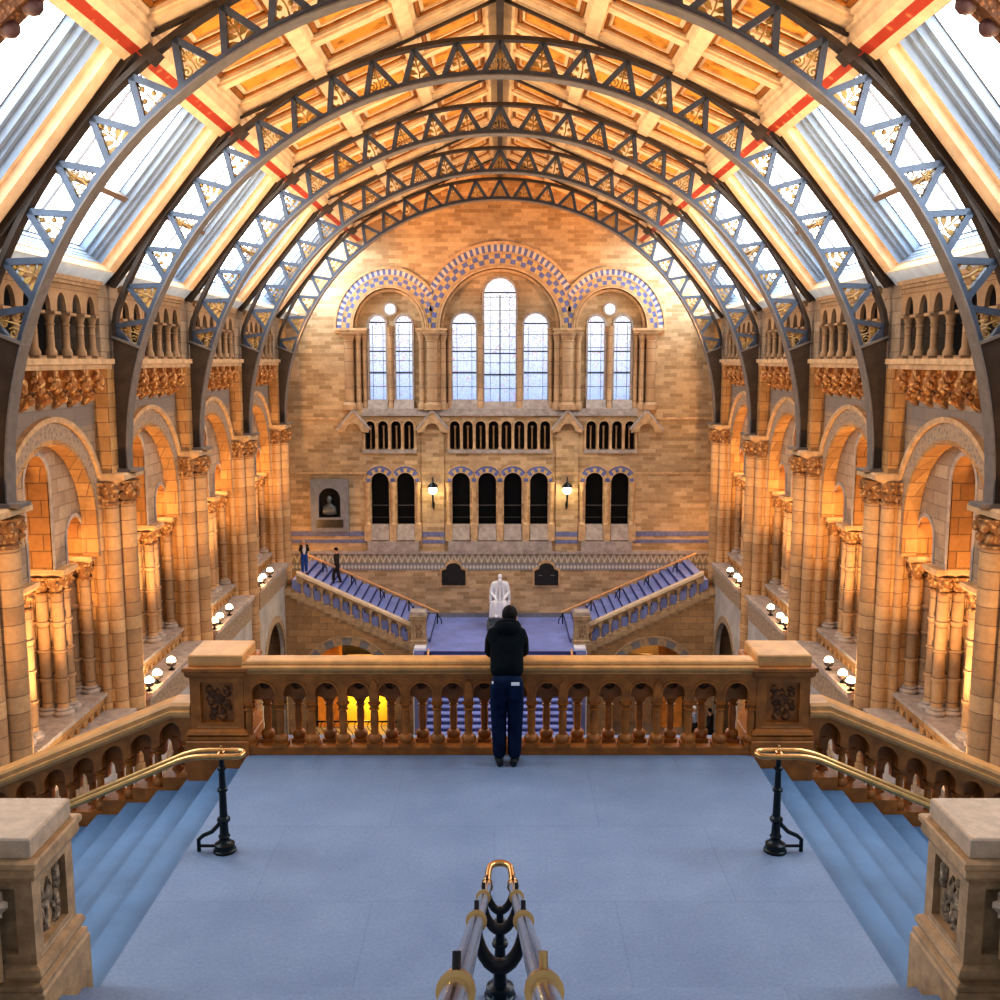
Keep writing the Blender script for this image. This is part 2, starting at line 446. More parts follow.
# ================================================================== near landing and stairs
o = struct(MB().box(-2.85,2.85,6.2,11.4,-.5,0).build('floor_landing', M['landing_blue']), 'blue stone landing floor behind the balustrade', 'landing')
for sx in (-1, 1):
    mb = MB(); rs = MB()
    for k in range(1, 17):
        x0 = 2.85+.35*(k-1); x1 = x0+.35
        mb.box(*sorted((sx*x0, sx*(x1+.0))), 5.9, 10.98, -.145*k-.3, -.145*k)
        rs.box(*sorted((sx*(x0-.012), sx*(x0+.004))), 5.9, 10.98, -.145*k, -.145*(k-1)-.035)
    o = struct(mb.build('floor_side_stair', M['stair_blue']), 'blue stone stair descending to the %s of the landing' % ('left' if sx < 0 else 'right'), 'stairs')
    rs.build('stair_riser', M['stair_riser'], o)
mb = MB(); rs = MB()
for k in range(1, 21):
    y1 = 6.33-.315*(k-1)
    mb.box(-2.86, 2.86, y1-.315, y1, .158*k-.5, .158*k)
    rs.box(-2.86, 2.86, y1-.004, y1+.01, .158*(k-1), .158*k-.04)
o = struct(mb.build('floor_upper_stair', M['landing_blue']), 'blue stone steps rising from the landing edge towards the viewer', 'stairs')
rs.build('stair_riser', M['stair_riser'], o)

# ------------------------------------------------------------------ pedestals
def newel(name, label, cx, cy, zb, hs, mats, sides, loc):
    # hs: dict of half widths and levels
    t = thing(name, label, 'pedestal', loc)
    st, top, rel = mats
    def stk(nm, prof, m, bev=.006): return MB().stack(cx, cy, prof).build(nm, m, t, bevel=bev)
    stk('plinth', [(hs['p'],zb),(hs['p'],hs['z0']),(hs['p']-.02,hs['z0']+.02)], st)
    z0, z1, z2, z3 = hs['z0'], hs['z1'], hs['z2'], hs['z3']; d, c = hs['d'], hs['c']
    stk('base_moulding', [(hs['p']-.01,z0+.02),(hs['p']-.01,z0+.055),(hs['p']-.045,z0+.07),(d+.05,z1-.06),(d+.035,z1-.02),(d,z1)], st)
    # die with a sunk panel on the shown faces
    die = MB().box(cx-d+.05,cx+d-.05,cy-d+.05,cy+d-.05,z1,z2)
    pz0, pz1, ps = z1+.07, z2-.07, d*.62
    for ax, sg in (('y',-1),('y',1),('x',-1),('x',1)):
        for (a0,a1,b0,b1) in ((-d,d,z1,pz0),(-d,d,pz1,z2),(-d,-ps,pz0,pz1),(ps,d,pz0,pz1)):
            q0, q1 = sorted((sg*d, sg*(d-.05)))
            if ax == 'y': die.box(cx+a0,cx+a1,cy+q0,cy+q1,b0,b1)
            else:
                a0, a1 = max(a0, -d+.05), min(a1, d-.05)
                die.box(cx+q0,cx+q1,cy+a0,cy+a1,b0,b1)
    dobj = die.build('die', st, t)
    for ax, sg in sides:
        mbp = MB(); r2 = random.Random((3 if ax == 'x' else 8)+sg)
        fr = MB()
        def put(a, z, dep):
            return (cx+a, cy+sg*dep, z) if ax == 'y' else (cx+sg*dep, cy+a, z)
        # carved plant: curling stem, leaves, bosses
        zc = (pz0+pz1)/2; hh = (pz1-pz0)/2*.86; ww = ps*.86
        for s2 in (-1, 1):
            pts = [put(s2*ww*.55*(1-tt)**.6*sin(tt*5.2+.5), pz0+.03+(2*hh)*tt*.9, d-.04) for tt in [i/11 for i in range(12)]]
            mbp.tube(pts, [.018*(1-i/16) for i in range(12)], 6)
            for i in range(7):
                a = s2*ww*(.25+.6*r2.random()); z = pz0+.06+hh*2*.92*i/7
                c0 = put(a, z, d-.045)
                mbp.ball(c0, .035+.02*r2.random(), 8, 5, 1 if ax=='y' else .55, .55 if ax=='y' else 1, .75+.5*r2.random())
        mbp.ball(put(0, zc+hh*.1, d-.05), ww*.42, 10, 6, 1 if ax=='y' else .4, .4 if ax=='y' else 1, 1.1)
        rl = mbp.build('carved_relief', rel, t)
        # bevelled lower lip
        lip = MB()
        f = (lambda a,b,e: (cx+a, cy+sg*e, b)) if ax == 'y' else (lambda a,b,e: (cx+sg*e, cy+a, b))
        lip.add([f(-ps,pz0,d-.055),f(ps,pz0,d-.055),f(ps+.05,pz0-.05,d+.004),f(-ps-.05,pz0-.05,d+.004)], [(0,1,2,3)])
        lip.build('panel_sill', top, t)
    stk('cornice', [(d+.005,z2-.015),(d+.03,z2),(d+.045,z2+.03),(c-.02,z3-.06),(c,z3-.05),(c,z3-.012),(c-.012,z3)], st)
    stk('cap_slab', [(hs['s'],z3),(hs['s'],hs['z4']-.015),(hs['s']-.012,hs['z4'])], top, .008)
    return t
for sx in (-1, 1):
    side = 'left' if sx < 0 else 'right'
    newel('newel_pedestal', 'brown terracotta newel pedestal closing the %s end of the long balustrade' % side, sx*3.18, 11.11, -.42,
          dict(p=.355,d=.30,c=.365,s=.305,z0=.16,z1=.30,z2=.91,z3=1.03,z4=1.16),
          (M['balustrade_terracotta'], M['balustrade_lit_top'], M['carved_brown']), [('y',-1),('x',-sx)], (sx*3.18, 11.11, -.42))
    newel('foot_pedestal', 'pale stone pedestal with carved panel in the %s foreground' % side, sx*3.30, 6.30, -.40,
          dict(p=.365,d=.30,c=.36,s=.307,z0=.36,z1=.54,z2=1.13,z3=1.27,z4=1.407),
          (M['pedestal_stone'], M['pedestal_cap'], M['carved_pale']), [('x',-sx)], (sx*3.30, 6.30, -.40))

# ------------------------------------------------------------------ balustrades
def baluster_mb(r=.045, z0=0., z1=.42):
    h = z1-z0
    q = [(1.55,0),(1.55,.10),(1.75,.13),(1.8,.19),(1.45,.24),(.95,.27),(.86,.34),(1.0,.52),(.98,.70),(.82,.82),(1.25,.845),(1.25,.87),(.9,.89),(1.2,.94),(1.62,1.0)]
    mb = MB(); mb.lathe([(r*a, z0+h*b) for a, b in q], seg=10)
    mb.box(-r*1.7,r*1.7,-r*1.7,r*1.7,z0-.01,z0+.035)
    return mb
CAPM = {}
def capital_mb(r, h):
    mb = MB()
    mb.lathe([(r*1.0,0),(r*1.25,h*.08),(r*.95,h*.14),(r*1.0,h*.3),(r*1.55,h*.75),(r*1.9,h*.86)], seg=10)
    for j in range(6):
        t = 2*PI*j/6+.3
        mb.ball((r*1.25*cos(t), r*1.25*sin(t), h*.52), r*.5, 6, 4, 1, 1, 1.3)
    mb.box(-r*2,r*2,-r*2,r*2,h*.84,h)
    return mb
bal_me = baluster_mb(.047, 0, .495).mesh('baluster', M['balustrade_terracotta'])
balr_me = baluster_mb(.044, 0, .495).mesh('rear_baluster', M['balustrade_terracotta'])
def inst(name, me, parent, loc, rot=0, scale=None):
    o = bpy.data.objects.new(name, me); COL.objects.link(o); o.parent = parent; o.location = loc
    if rot: o.rotation_euler = (0,0,rot)
    if scale: o.scale = scale
    return o
t = thing('long_balustrade', 'long brown arcaded balustrade across the landing where the person leans', 'balustrade', (0,11.1,0))
P = .3545; X0 = 8*P
rail_prof = [(10.80,.94),(10.81,.955),(10.79,.97),(10.755,1.0),(10.755,1.035),(10.78,1.04),(10.80,1.045),(10.795,1.06),(10.805,1.085),(10.83,1.095),(11.02,1.095),(11.045,1.085),(11.055,1.06),(11.05,1.045),(11.095,1.035),(11.095,1.0),(11.06,.97),(11.05,.94)]
mb = MB().prism(rail_prof, lambda a,b,d: (d,a,b), -X0-.05, X0+.05); mb.build('top_rail', M['balustrade_lit_top'], t, bevel=.006)
MB().prism([(10.785,0),(10.785,.085),(10.795,.10),(11.065,.10),(11.075,.085),(11.075,0)], lambda a,b,d: (d,a,b), -X0-.05, X0+.05).build('base_rail', M['balustrade_terracotta'], t, bevel=.006)
ops = [(-X0+P*(i+.5), .125, .595, .715, .125) for i in range(16)]
MB().archwall(-X0-.04, X0+.04, .595, .945, ops, XZ, 10.81, 10.89, n=12).build('front_arcade', M['balustrade_terracotta'], t)
rg = MB()
for u, hw, zb, zs, rise in ops:
    A = [(u-hw*cos(PI*i/12), zs+hw*sin(PI*i/12)) for i in range(13)]
    B = [(u-(hw+.022)*cos(PI*i/12), zs+(hw+.022)*sin(PI*i/12)) for i in range(13)]
    rg.band(A, B, XZ, 10.797, 10.82)
rg.build('arch_moulding', M['balustrade_terracotta'], t)
mb = MB().archwall(-X0-.04, X0+.04, .595, .945, [(-X0+P*i, .12,.595,.605,.035) for i in range(1,16)], XZ, 10.95, 11.04, n=6)
mb.build('rear_arcade', M['balustrade_terracotta'], t)
rd = MB()
for u, *_ in ops:
    rd.lathe([(.062,0),(.062,.02),(.05,.02),(.045,.005),(.0,.004)], c=(u, 10.948, .785), seg=14, fn=lambda x,y,z: (x,-z,y))
rd.build('roundel', M['carved_brown'], t)
for i in range(17):
    inst('baluster', bal_me, t, (-X0+P*i, 10.85-11.1, .10))
for i in range(16):
    inst('rear_baluster', balr_me, t, (-X0+P*(i+.5), 11.0-11.1, .10))
for i in (3, 6, 9, 12):   # small pointed bosses on some piers of the arcade
    MB().prism([(-.04,.66),(.04,.66),(.055,.72),(.035,.83),(0,.88),(-.035,.83),(-.055,.72)], lambda a,b,d: (-X0+P*(i+.5)+P/2+a, d, b), 10.785, 10.82).build('boss', M['balustrade_terracotta'], t)

def raked(name, label, axis, origin, length, slope, y0, y1, mat, topm, pitch=.335, h=.92, sgn=1, flat=0, balu=True, cat='balustrade', hrail=.2, step=.35):
    """balustrade on a stair: a runs along axis from origin, z falls/rises with slope (signed)"""
    t = thing(name, label, cat, origin)
    ox, oy, oz = origin
    def F(a, b, d):
        z = b+slope*max(0, a-flat)
        return (ox+sgn*a, oy+d, oz+z) if axis == 'x' else (ox+d, oy+sgn*a, oz+z)
    ks = [0, flat, length] if flat else [0, length]
    prof = [(y0-.02,h-hrail),(y0-.02,h-hrail+.03),(y0-.06,h-.13),(y0-.06,h-.09),(y0-.03,h-.08),(y0-.03,h-.03),(y0,h),(y1,h),(y1+.03,h-.03),(y1+.03,h-.08),(y1+.06,h-.09),(y1+.06,h-.13),(y1+.02,h-hrail+.03),(y1+.02,h-hrail)]
    mb = MB(); n = len(prof); vs = []; fs = []
    for k in ks: vs += [F(k, b, d) for d, b in prof]
    for s in range(len(ks)-1):
        for i in range(n):
            j = (i+1) % n; fs.append((s*n+i, s*n+j, (s+1)*n+j, (s+1)*n+i))
    fs += [tuple(range(n)), tuple((len(ks)-1)*n+i for i in range(n))]
    mb.add(vs, fs); mb.build('top_rail', topm, t)
    na = int((length-.1)/pitch); a0 = .08
    hw = pitch*.36; zs = h-hrail-.06-hw
    ops = [(a0+pitch*(i+.5), hw, zs-.10, zs, hw) for i in range(na)]
    MB().archwall(0, length, zs-.10, h-hrail+.005, ops, F, y0, y0+(y1-y0)*.45, n=10).build('front_arcade', mat, t)
    rop = [(u+q*pitch/4, pitch*.135, zs-.26, zs-.22, .12) for u,*_ in ops for q in (-1,1)]
    MB().archwall(0, length, zs-.26, h-hrail+.005, rop, F, y1-(y1-y0)*.35, y1, n=6).build('rear_arcade', mat, t)
    sb = MB()
    ns = int(length/step)+1
    for i in range(ns):
        a1 = min(length, (i+1)*step)
        zz = slope*(max(0,(i+.5)*step-flat)) 
        q = [F(i*step, 0, y0-.02), F(a1, 0, y1+.02)]
        xs = sorted((q[0][0], q[1][0])); ys = sorted((q[0][1], q[1][1]))
        sb.box(xs[0], xs[1], ys[0], ys[1], oz+zz-.38, oz+zz+.09)
    sb.build('stepped_base', mat, t)
    if balu:
        hb = zs-.10
        me = baluster_mb(pitch*.125, 0, hb).mesh('baluster', mat)
        for i in range(na+1):
            a = a0+pitch*i
            p = F(a, 0, y0+(y1-y0)*.22); inst('baluster', me, t, (p[0]-ox, p[1]-oy, p[2]-oz+.0))
        for i in range(na):
            a = a0+pitch*(i+.5)
            p = F(a, 0, y1-(y1-y0)*.17); inst('rear_baluster', me, t, (p[0]-ox, p[1]-oy, p[2]-oz+.0))
    return t
for sx in (-1, 1):
    side = 'left' if sx < 0 else 'right'
    raked('raked_balustrade', 'brown arcaded stair balustrade sloping down to the %s from its newel pedestal' % side, 'x', (sx*3.49, 10.98, -.37), 4.9, -.415, -.14, .14,
          M['balustrade_terracotta'], M['balustrade_lit_top'], sgn=sx, h=.965, flat=.22, hrail=.17)
    raked('upper_stair_balustrade', 'pale stone balustrade running up behind the %s foreground pedestal' % side, 'y', (sx*3.34, 5.94, .02), 1.6, .5, -.15, .15,
          M['pedestal_stone'], M['pedestal_cap'], sgn=-1, h=1.08)

# ------------------------------------------------------------------ handrails
def post_mb(h):
    q = [(.085,0),(.085,.02),(.075,.03),(.075,.075),(.05,.09),(.04,.11),(.036,.14),(.045,.16),(.034,.18),(.030,.30),(.044,.315),(.050,.335),(.044,.355),(.030,.37),(.026,.62),(.038,.635),(.038,.655),(.025,.67),(.022,.84),(.034,.86),(.034,.88),(.02,.89),(.018,1.0)]
    return MB().lathe([(r*1.22, z*h if z > .12 else z) for r, z in q], seg=12)
def side_handrail(sx, side):
    cx, cy, H0 = sx*2.50, 8.56, .925
    t = thing('brass_handrail', 'brass stair handrail with looped end on a cast iron post, %s of the landing' % side, 'handrail', (cx, cy, 0))
    w = .07
    def leg(s):
        pts = []
        for x in (-3.6,-2.4,-1.2,-.6,-.36): pts.append((x, H0-.43*(-x-.27)))
        pts += [(-.29,H0-.018),(-.22,H0-.004),(-.14,H0),(0,H0),(.13,H0)]
        return [(cx-sx*(-1)*0+sx*(-x), cy+s*w, z) for x, z in pts]
    A = leg(-1); B = leg(1)
    lp = [(cx-sx*(.13+w*sin(PI*i/8)), cy-w*cos(PI*i/8), H0) for i in range(1, 8)]
    MB().tube(A+lp+B[::-1], .026, 10).build('rail', M['brass'], t)
    fin = MB(); fin.ball((cx,cy,H0+.035), .022, 8, 6); fin.lathe([(.006,.05),(.012,.065),(.004,.08)], c=(cx,cy,H0), seg=8)
    fin.box(cx-.025,cx+.025,cy-w,cy+w,H0-.015,H0+.015); fin.build('finial', M['brass'], t)
    pm = post_mb(H0-.015); pm.v = [(x+cx,y+cy,z) for x,y,z in pm.v]; pm.build('post', M['cast_iron'], t)
    br = MB()
    ex = cx+sx*.235
    br.tube([(cx,cy,.36),(cx+sx*.02,cy,.31),(cx+sx*.05,cy,.25),(cx+sx*.11,cy,.185),(cx+sx*.19,cy,.15),(ex,cy,.11),(ex,cy,.0)], .019, 8)
    br.tube([(cx,cy,.05),(ex,cy,.05)], .014, 8)
    br.build('brace', M['cast_iron'], t)
    # second post, further down the flight
    px = cx+sx*2.2; pz = -.145*(int((abs(px)-2.85)/.35)+1)
    p2 = post_mb(H0-.43*(2.2-.27)-pz-.015); p2.v = [(x+px,y+cy,z+pz) for x,y,z in p2.v]; p2.build('post', M['cast_iron'], t)
side_handrail(-1, 'left'); side_handrail(1, 'right')

t = thing('double_handrail', 'double steel handrail with brass collars climbing the middle of the upper stair', 'handrail', (0, 6.0, 0))
HW = .083
def rz(y): return 1.09+.505*max(0, 6.0-y)
for s in (-1, 1):
    pass
lp = [(-HW*cos(PI*i/10)*.86, 6.2+HW*1.0*sin(PI*i/10), rz(6.0)-.0) for i in range(11)]
left = [(-HW, y, rz(y)) for y in (.5, 1.2, 2, 3, 4, 5, 5.7, 5.92, 6.0)] + [(-HW*.95, 6.1, rz(6))]
right = [(HW, y, rz(y)) for y in (.5, 1.2, 2, 3, 4, 5, 5.7, 5.92, 6.0)] + [(HW*.95, 6.1, rz(6))]
for nm, pts in (('rail', left), ('rail', right)): MB().tube(pts[:-1], .0265, 14).build(nm, M['steel_brass'], t)
MB().tube([left[-2], left[-1]]+lp+[right[-1], right[-2]], .022, 12).build('end_loop', M['brass'], t)
sl = Vector((0, -1, .505)).normalized(); upv = Vector((0, .505, 1)).normalized()
for k, y in enumerate((6.0, 4.7, 3.3, 1.75)):
    z = rz(y)
    d = sl if k else Vector((0,-1,0)); u = upv if k else Vector((0,0,1))
    for s in (-1, 1):
        c = Vector((s*HW, y, z)); cm = MB()
        cm.tube([c-d*.03, c-d*.028, c-d*.012, c-d*.01, c+d*.01, c+d*.012, c+d*.028, c+d*.03], [.028,.036,.036,.032,.032,.038,.038,.028], 16)
        col_ = cm.build('collar', M['brass'], t)
        pg = MB(); pg.tube([c+u*.03, c+u*.068], .0085 if k else .006, 8)
        pg.build('peg', M['brass'] if (s > 0 and k == 3) else M['bronze_dark'], col_)
    yk = MB()
    pts = [Vector((HW*.98*cos(PI*i/12), y, z-.02))-Vector((0,0,1))*.155*sin(PI*i/12) for i in range(13)]
    yk.tube(pts, [.016+.012*sin(PI*i/12) for i in range(13)], 10); yk.build('yoke', M['bronze_dark'], t)
    zs = .158*(int((6.33-y)/.315)+1) if y < 6.33 else 0
    pm = post_mb(z-.17-zs); pm.v = [(x, yy+y, zz+zs) for x,yy,zz in pm.v]; pm.build('post', M['cast_iron'], t)
# ================================================================== nave: ribs
RIBY = [19.2+6.28*k for k in range(5)]
ZC, RI, RO = 1.76, 9.46, 10.40
def polar(r, deg): return (r*sin(math.radians(deg)), ZC+r*cos(math.radians(deg)))
def outer(deg, r=RO):
    x, z = polar(r, deg)
    lim = 9.72-(RO-r)
    if abs(x) > lim: 
        s = 1 if x > 0 else -1
        return (s*lim, z)
    return (x, z)
angs = [-90+2.5*i for i in range(73)]
fnr = lambda a,b,d: (a, d, b)
def rib_meshes():
    out = []
    A = [(-RI,1.6)]+[polar(RI,a) for a in angs]+[(RI,1.6)]
    B = [(-RI-.035,1.6)]+[polar(RI+.035,a) for a in angs]+[(RI+.035,1.6)]
    out.append(('lower_flange', MB().band(A, B, fnr, -.19, .19).mesh('lower_flange', M['rib_flange'])))
    B2 = [(-RI-.15,1.6)]+[polar(RI+.15,a) for a in angs]+[(RI+.15,1.6)]
    out.append(('lower_chord', MB().band(B, B2, fnr, -.11, .11).mesh('lower_chord', M['rib_iron'])))
    ao = [-72+2*i for i in range(73)]
    A = [(-9.62,4.9)]+[outer(a, RO-.10) if abs(a) < 69 else (math.copysign(9.62, a), outer(a)[1]) for a in ao]+[(9.62,4.9)]
    B = [(-9.74,4.9)]+[outer(a) for a in ao]+[(9.74,4.9)]
    out.append(('upper_flange', MB().band(A, B, fnr, -.13, .13).mesh('upper_flange', M['rib_dark'])))
    # web strips just inside both flanges
    for s in (-1, 1):
        aa = [90-2.2*i for i in range(9)]
        pin = [(s*RI,1.6)]+[(s*polar(RI+.08,a)[0], polar(RI+.08,a)[1]) for a in aa if polar(RI,a)[1] < 4.75]
        pin = pin+[(s*9.02,4.70),(s*9.70,4.98),(s*9.72,1.6)]
        out.append(('web_plate', MB().prism(pin, fnr, -.12, .12).mesh('web_plate', M['rib_dark'])))
        out.append(('web_cap', MB().prism([(s*8.98,4.68),(s*9.72,4.97),(s*9.72,5.03),(s*8.98,4.75)], fnr, -.17, .17).mesh('web_cap', M['rib_flange'])))
        out.append(('foot_plate', MB().box(*sorted((s*9.2,s*9.8)), -.24, .24, 1.6, 1.68).mesh('foot_plate', M['rib_flange'])))
    st = 5.84
    for k in range(-12, 13):
        ap = outer(k*st, RO-.1)
        for e in (-.42, .42):
            bp = polar(RI+.08, (k+e)*st)
            if abs(bp[1]) < 4.7: continue
            out.append(('brace', MB().bar(ap, bp, .125, (-.07,.07), fnr).mesh('brace', M['rib_iron'])))
    for s in (-1, 1):
        out.append(('brace', MB().bar(outer(s*70.5, RO-.1), polar(RI+.08, s*73), .12, (-.07,.07), fnr).mesh('brace', M['rib_iron'])) )
        out.append(('brace', MB().bar((s*9.66,5.02), polar(RI+.08, s*72.5), .12, (-.07,.07), fnr).mesh('brace', M['rib_iron'])))
    # gilt leaf ornament inside each upright triangle
    for k in range(-12, 13):
        c, s_ = cos(math.radians(k*st)), sin(math.radians(k*st))
        def tf(a, b, y=0):   # a tangential, b radial from the lower chord
            r = RI+.12+b
            return (r*s_+a*c, y, ZC+r*c-a*s_)
        mb = MB()
        mb.tube([tf(0,0),tf(.02,.2),tf(-.01,.42),tf(0,.60)], .02, 6)
        v = k % 3
        if v == 0:      # scrolls
            for q in (-1, 1):
                for (ca, cb, r0) in ((.17,.15,.12),(.07,.38,.075)):
                    pts = [tf(q*(ca+r0*(1-i/14)*cos(i*.75+2)), cb+r0*(1-i/14)*sin(i*.75+2)) for i in range(13)]
                    mb.tube(pts, .018, 5)
                mb.ball(tf(q*.3,.05), .05, 6, 4)
        elif v == 1:    # leaves
            for q in (-1, 1):
                for (b0, a1, b1, w) in ((.04,.30,.10,.075),(.16,.22,.27,.07),(.32,.12,.43,.05)):
                    p0 = Vector((q*.02,b0)); p1 = Vector((q*a1,b1)); m = (p0+p1)/2; nn = Vector((-(p1-p0).y,(p1-p0).x)).normalized()*w
                    P2 = [p0, m-nn*.8, p0*.25+p1*.75-nn*.7, p1, p0*.25+p1*.75+nn*.7, m+nn*.8]
                    mb.prism([tuple(p) for p in P2], lambda a,b,d: tf(a,b,d), -.02, .02)
            mb.ball(tf(0,.52), .06, 6, 4)
        else:           # fruit bosses
            for (a, b, r) in ((-.25,.09,.06),(.25,.09,.06),(-.11,.25,.055),(.11,.25,.055),(0,.44,.055),(-.12,.06,.045),(.12,.06,.045)):
                mb.ball(tf(a,b), r, 8, 5, 1, .5, 1)
            mb.tube([tf(-.25,.09),tf(0,.02),tf(.25,.09)], .018, 5)
        out.append(('leaf_ornament', mb.mesh('leaf_ornament', M['leaf_gilt'])))
    return out
RM = rib_meshes()
ordw = ['nearest the viewer','second from the viewer','third from the viewer','fourth from the viewer','farthest from the viewer, before the end wall']
for k, y in enumerate(RIBY):
    t = thing('roof_rib', 'arched iron lattice roof rib with gilt leaves, %s' % ordw[k], 'roof rib', (0,y,1.6), 'iron roof ribs')
    for nm, me in RM:
        inst(nm, me, t, (0,0,-1.6))
# near ornamental arch at the top corners of the view
A = [polar(9.0,a) for a in angs]; B = [polar(10.6,a) for a in angs]
t = thing('entrance_arch', 'purple and red carved arch in the top corners, closest to the viewer', 'arch', (0,12.9,1.7))
MB().band(A, B, fnr, 12.75, 13.05).build('arch_band', M['carved_brown'], t)
MB().band([polar(9.18,a) for a in angs], [polar(9.36,a) for a in angs], fnr, 12.70, 12.76).build('moulding', M['cream_wood'], t)
MB().band([polar(9.7,a) for a in angs], [polar(9.95,a) for a in angs], fnr, 12.70, 12.76).build('moulding', M['red_band'], t)
for i in range(60):
    a = -75+i*2.54
    if abs(a) < 30: continue
    p = polar(8.97, a); MB().ball((p[0], 12.9, p[1]), .15, 8, 5, 1, .7, .8).build('cresting_leaf', M['purple_stone'], t)

# ================================================================== roof
BAYC = [RIBY[0]-6.28*1.5, RIBY[0]-6.28/2] + [RIBY[k]+3.14 for k in range(4)]
SP = (13.1-10.25)/6.5
def slopefn(sx): return lambda a, b, n: (sx*a - sx*n*.0, b, 13.1-SP*a+n)   # a = distance from the ridge, b = y, n = up
Y0, Y1 = 5.6, 48.4
ridge = struct(MB().box(-.09,.09,Y0,Y1,12.78,13.16).build('trim_ridge', M['rib_dark']))
cb = [.16, 2.2, 4.32, 6.5]
for sx in (-1, 1):
    S = slopefn(sx)
    roof = MB()
    roof.add([S(0,Y0,.27),S(6.6,Y0,.27),S(6.6,Y1,.27),S(0,Y1,.27)], [(0,1,2,3)])
    roof.add([S(0,Y0,.5),S(6.9,Y0,.5),S(6.9,Y1,.5),S(0,Y1,.5)], [(0,1,2,3)])
    R_ = struct(roof.build('ceiling', M['ceiling_gilt']))
    bm_ = MB()
    def slab(mb, a0, a1, b0, b1, n0, n1):
        v = [S(a0,b0,n0),S(a1,b0,n0),S(a1,b1,n0),S(a0,b1,n0),S(a0,b0,n1),S(a1,b0,n1),S(a1,b1,n1),S(a0,b1,n1)]
        mb.add(v, [(0,3,2,1),(4,5,6,7),(0,1,5,4),(1,2,6,5),(2,3,7,6),(3,0,4,7)])
    for a in (.22, 2.2, 4.32, 6.42):
        slab(bm_, a-.15, a+.15, Y0, Y1, -.02, .42)
    ys = []
    y = RIBY[0]-12.56
    while y < Y1:
        for j in range(3):
            yy = y+6.28*j/3
            w = .42 if j == 0 else .16
            if yy < Y1-.2: slab(bm_, .1, 6.5, yy-w, yy+w, .04, .42); ys.append((yy, w))
        y += 6.28
    bm_.build('ceiling_beam', M['cream_wood'], R_)
    cp = MB(); inn = MB()
    cells = [(.37,2.05),(2.35,4.17),(4.47,6.27)]
    for i in range(len(ys)-1):
        b0 = ys[i][0]+ys[i][1]; b1 = ys[i+1][0]-ys[i+1][1]
        for a0, a1 in cells:
            for k, (q, n0) in enumerate(((0,.10),(.10,.17),(.19,.22))):
                w = .075
                for (c0,c1,d0,d1) in ((a0+q,a1-q,b0+q,b0+q+w),(a0+q,a1-q,b1-q-w,b1-q),(a0+q,a0+q+w,b0+q,b1-q),(a1-q-w,a1-q,b0+q,b1-q)):
                    slab(cp if k != 1 else inn, c0, c1, d0, d1, n0, .40)
            
    cp.build('panel_moulding', M['cream_wood'], R_); inn.build('panel_inner_moulding', M['orange_wood'], R_)
    # ornamented purlin
    pf = MB()
    for (a0,z0,a1,z1) in ((6.45,10.02,6.72,10.22),): pf.prism([(sx*6.50,10.0),(sx*6.68,9.9),(sx*6.75,10.3),(sx*6.42,10.4)], fnr, Y0, Y1)
    p_ = struct(pf.build('trim_purlin', M['red_band']))
    MB().prism([(sx*6.68,9.90),(sx*6.82,9.80),(sx*6.95,10.2),(sx*6.73,10.3)], fnr, Y0, Y1).build('purlin_fascia', M['cream_wood'], p_)
    MB().prism([(sx*6.48,10.4),(sx*6.33,10.30),(sx*6.36,10.10),(sx*6.50,10.0)], fnr, Y0, Y1).build('purlin_moulding', M['cream_wood'], p_)
    # rafters and stubs in the plane of each rib
    rf = MB()
    for y in [RIBY[0]-6.28]+RIBY:
        rf.bar((sx*.1,13.0), (sx*6.5,10.22), .07, (y-.05,y+.05), fnr)
        rf.bar((sx*6.62,10.20), (sx*6.25,9.84), .26, (y-.14,y+.14), fnr)
        rf.bar((sx*6.66,10.0), (sx*9.72,6.25), .16, (y-.14,y+.14), fnr)
    struct(rf.build('trim_rafter', M['rib_dark']))

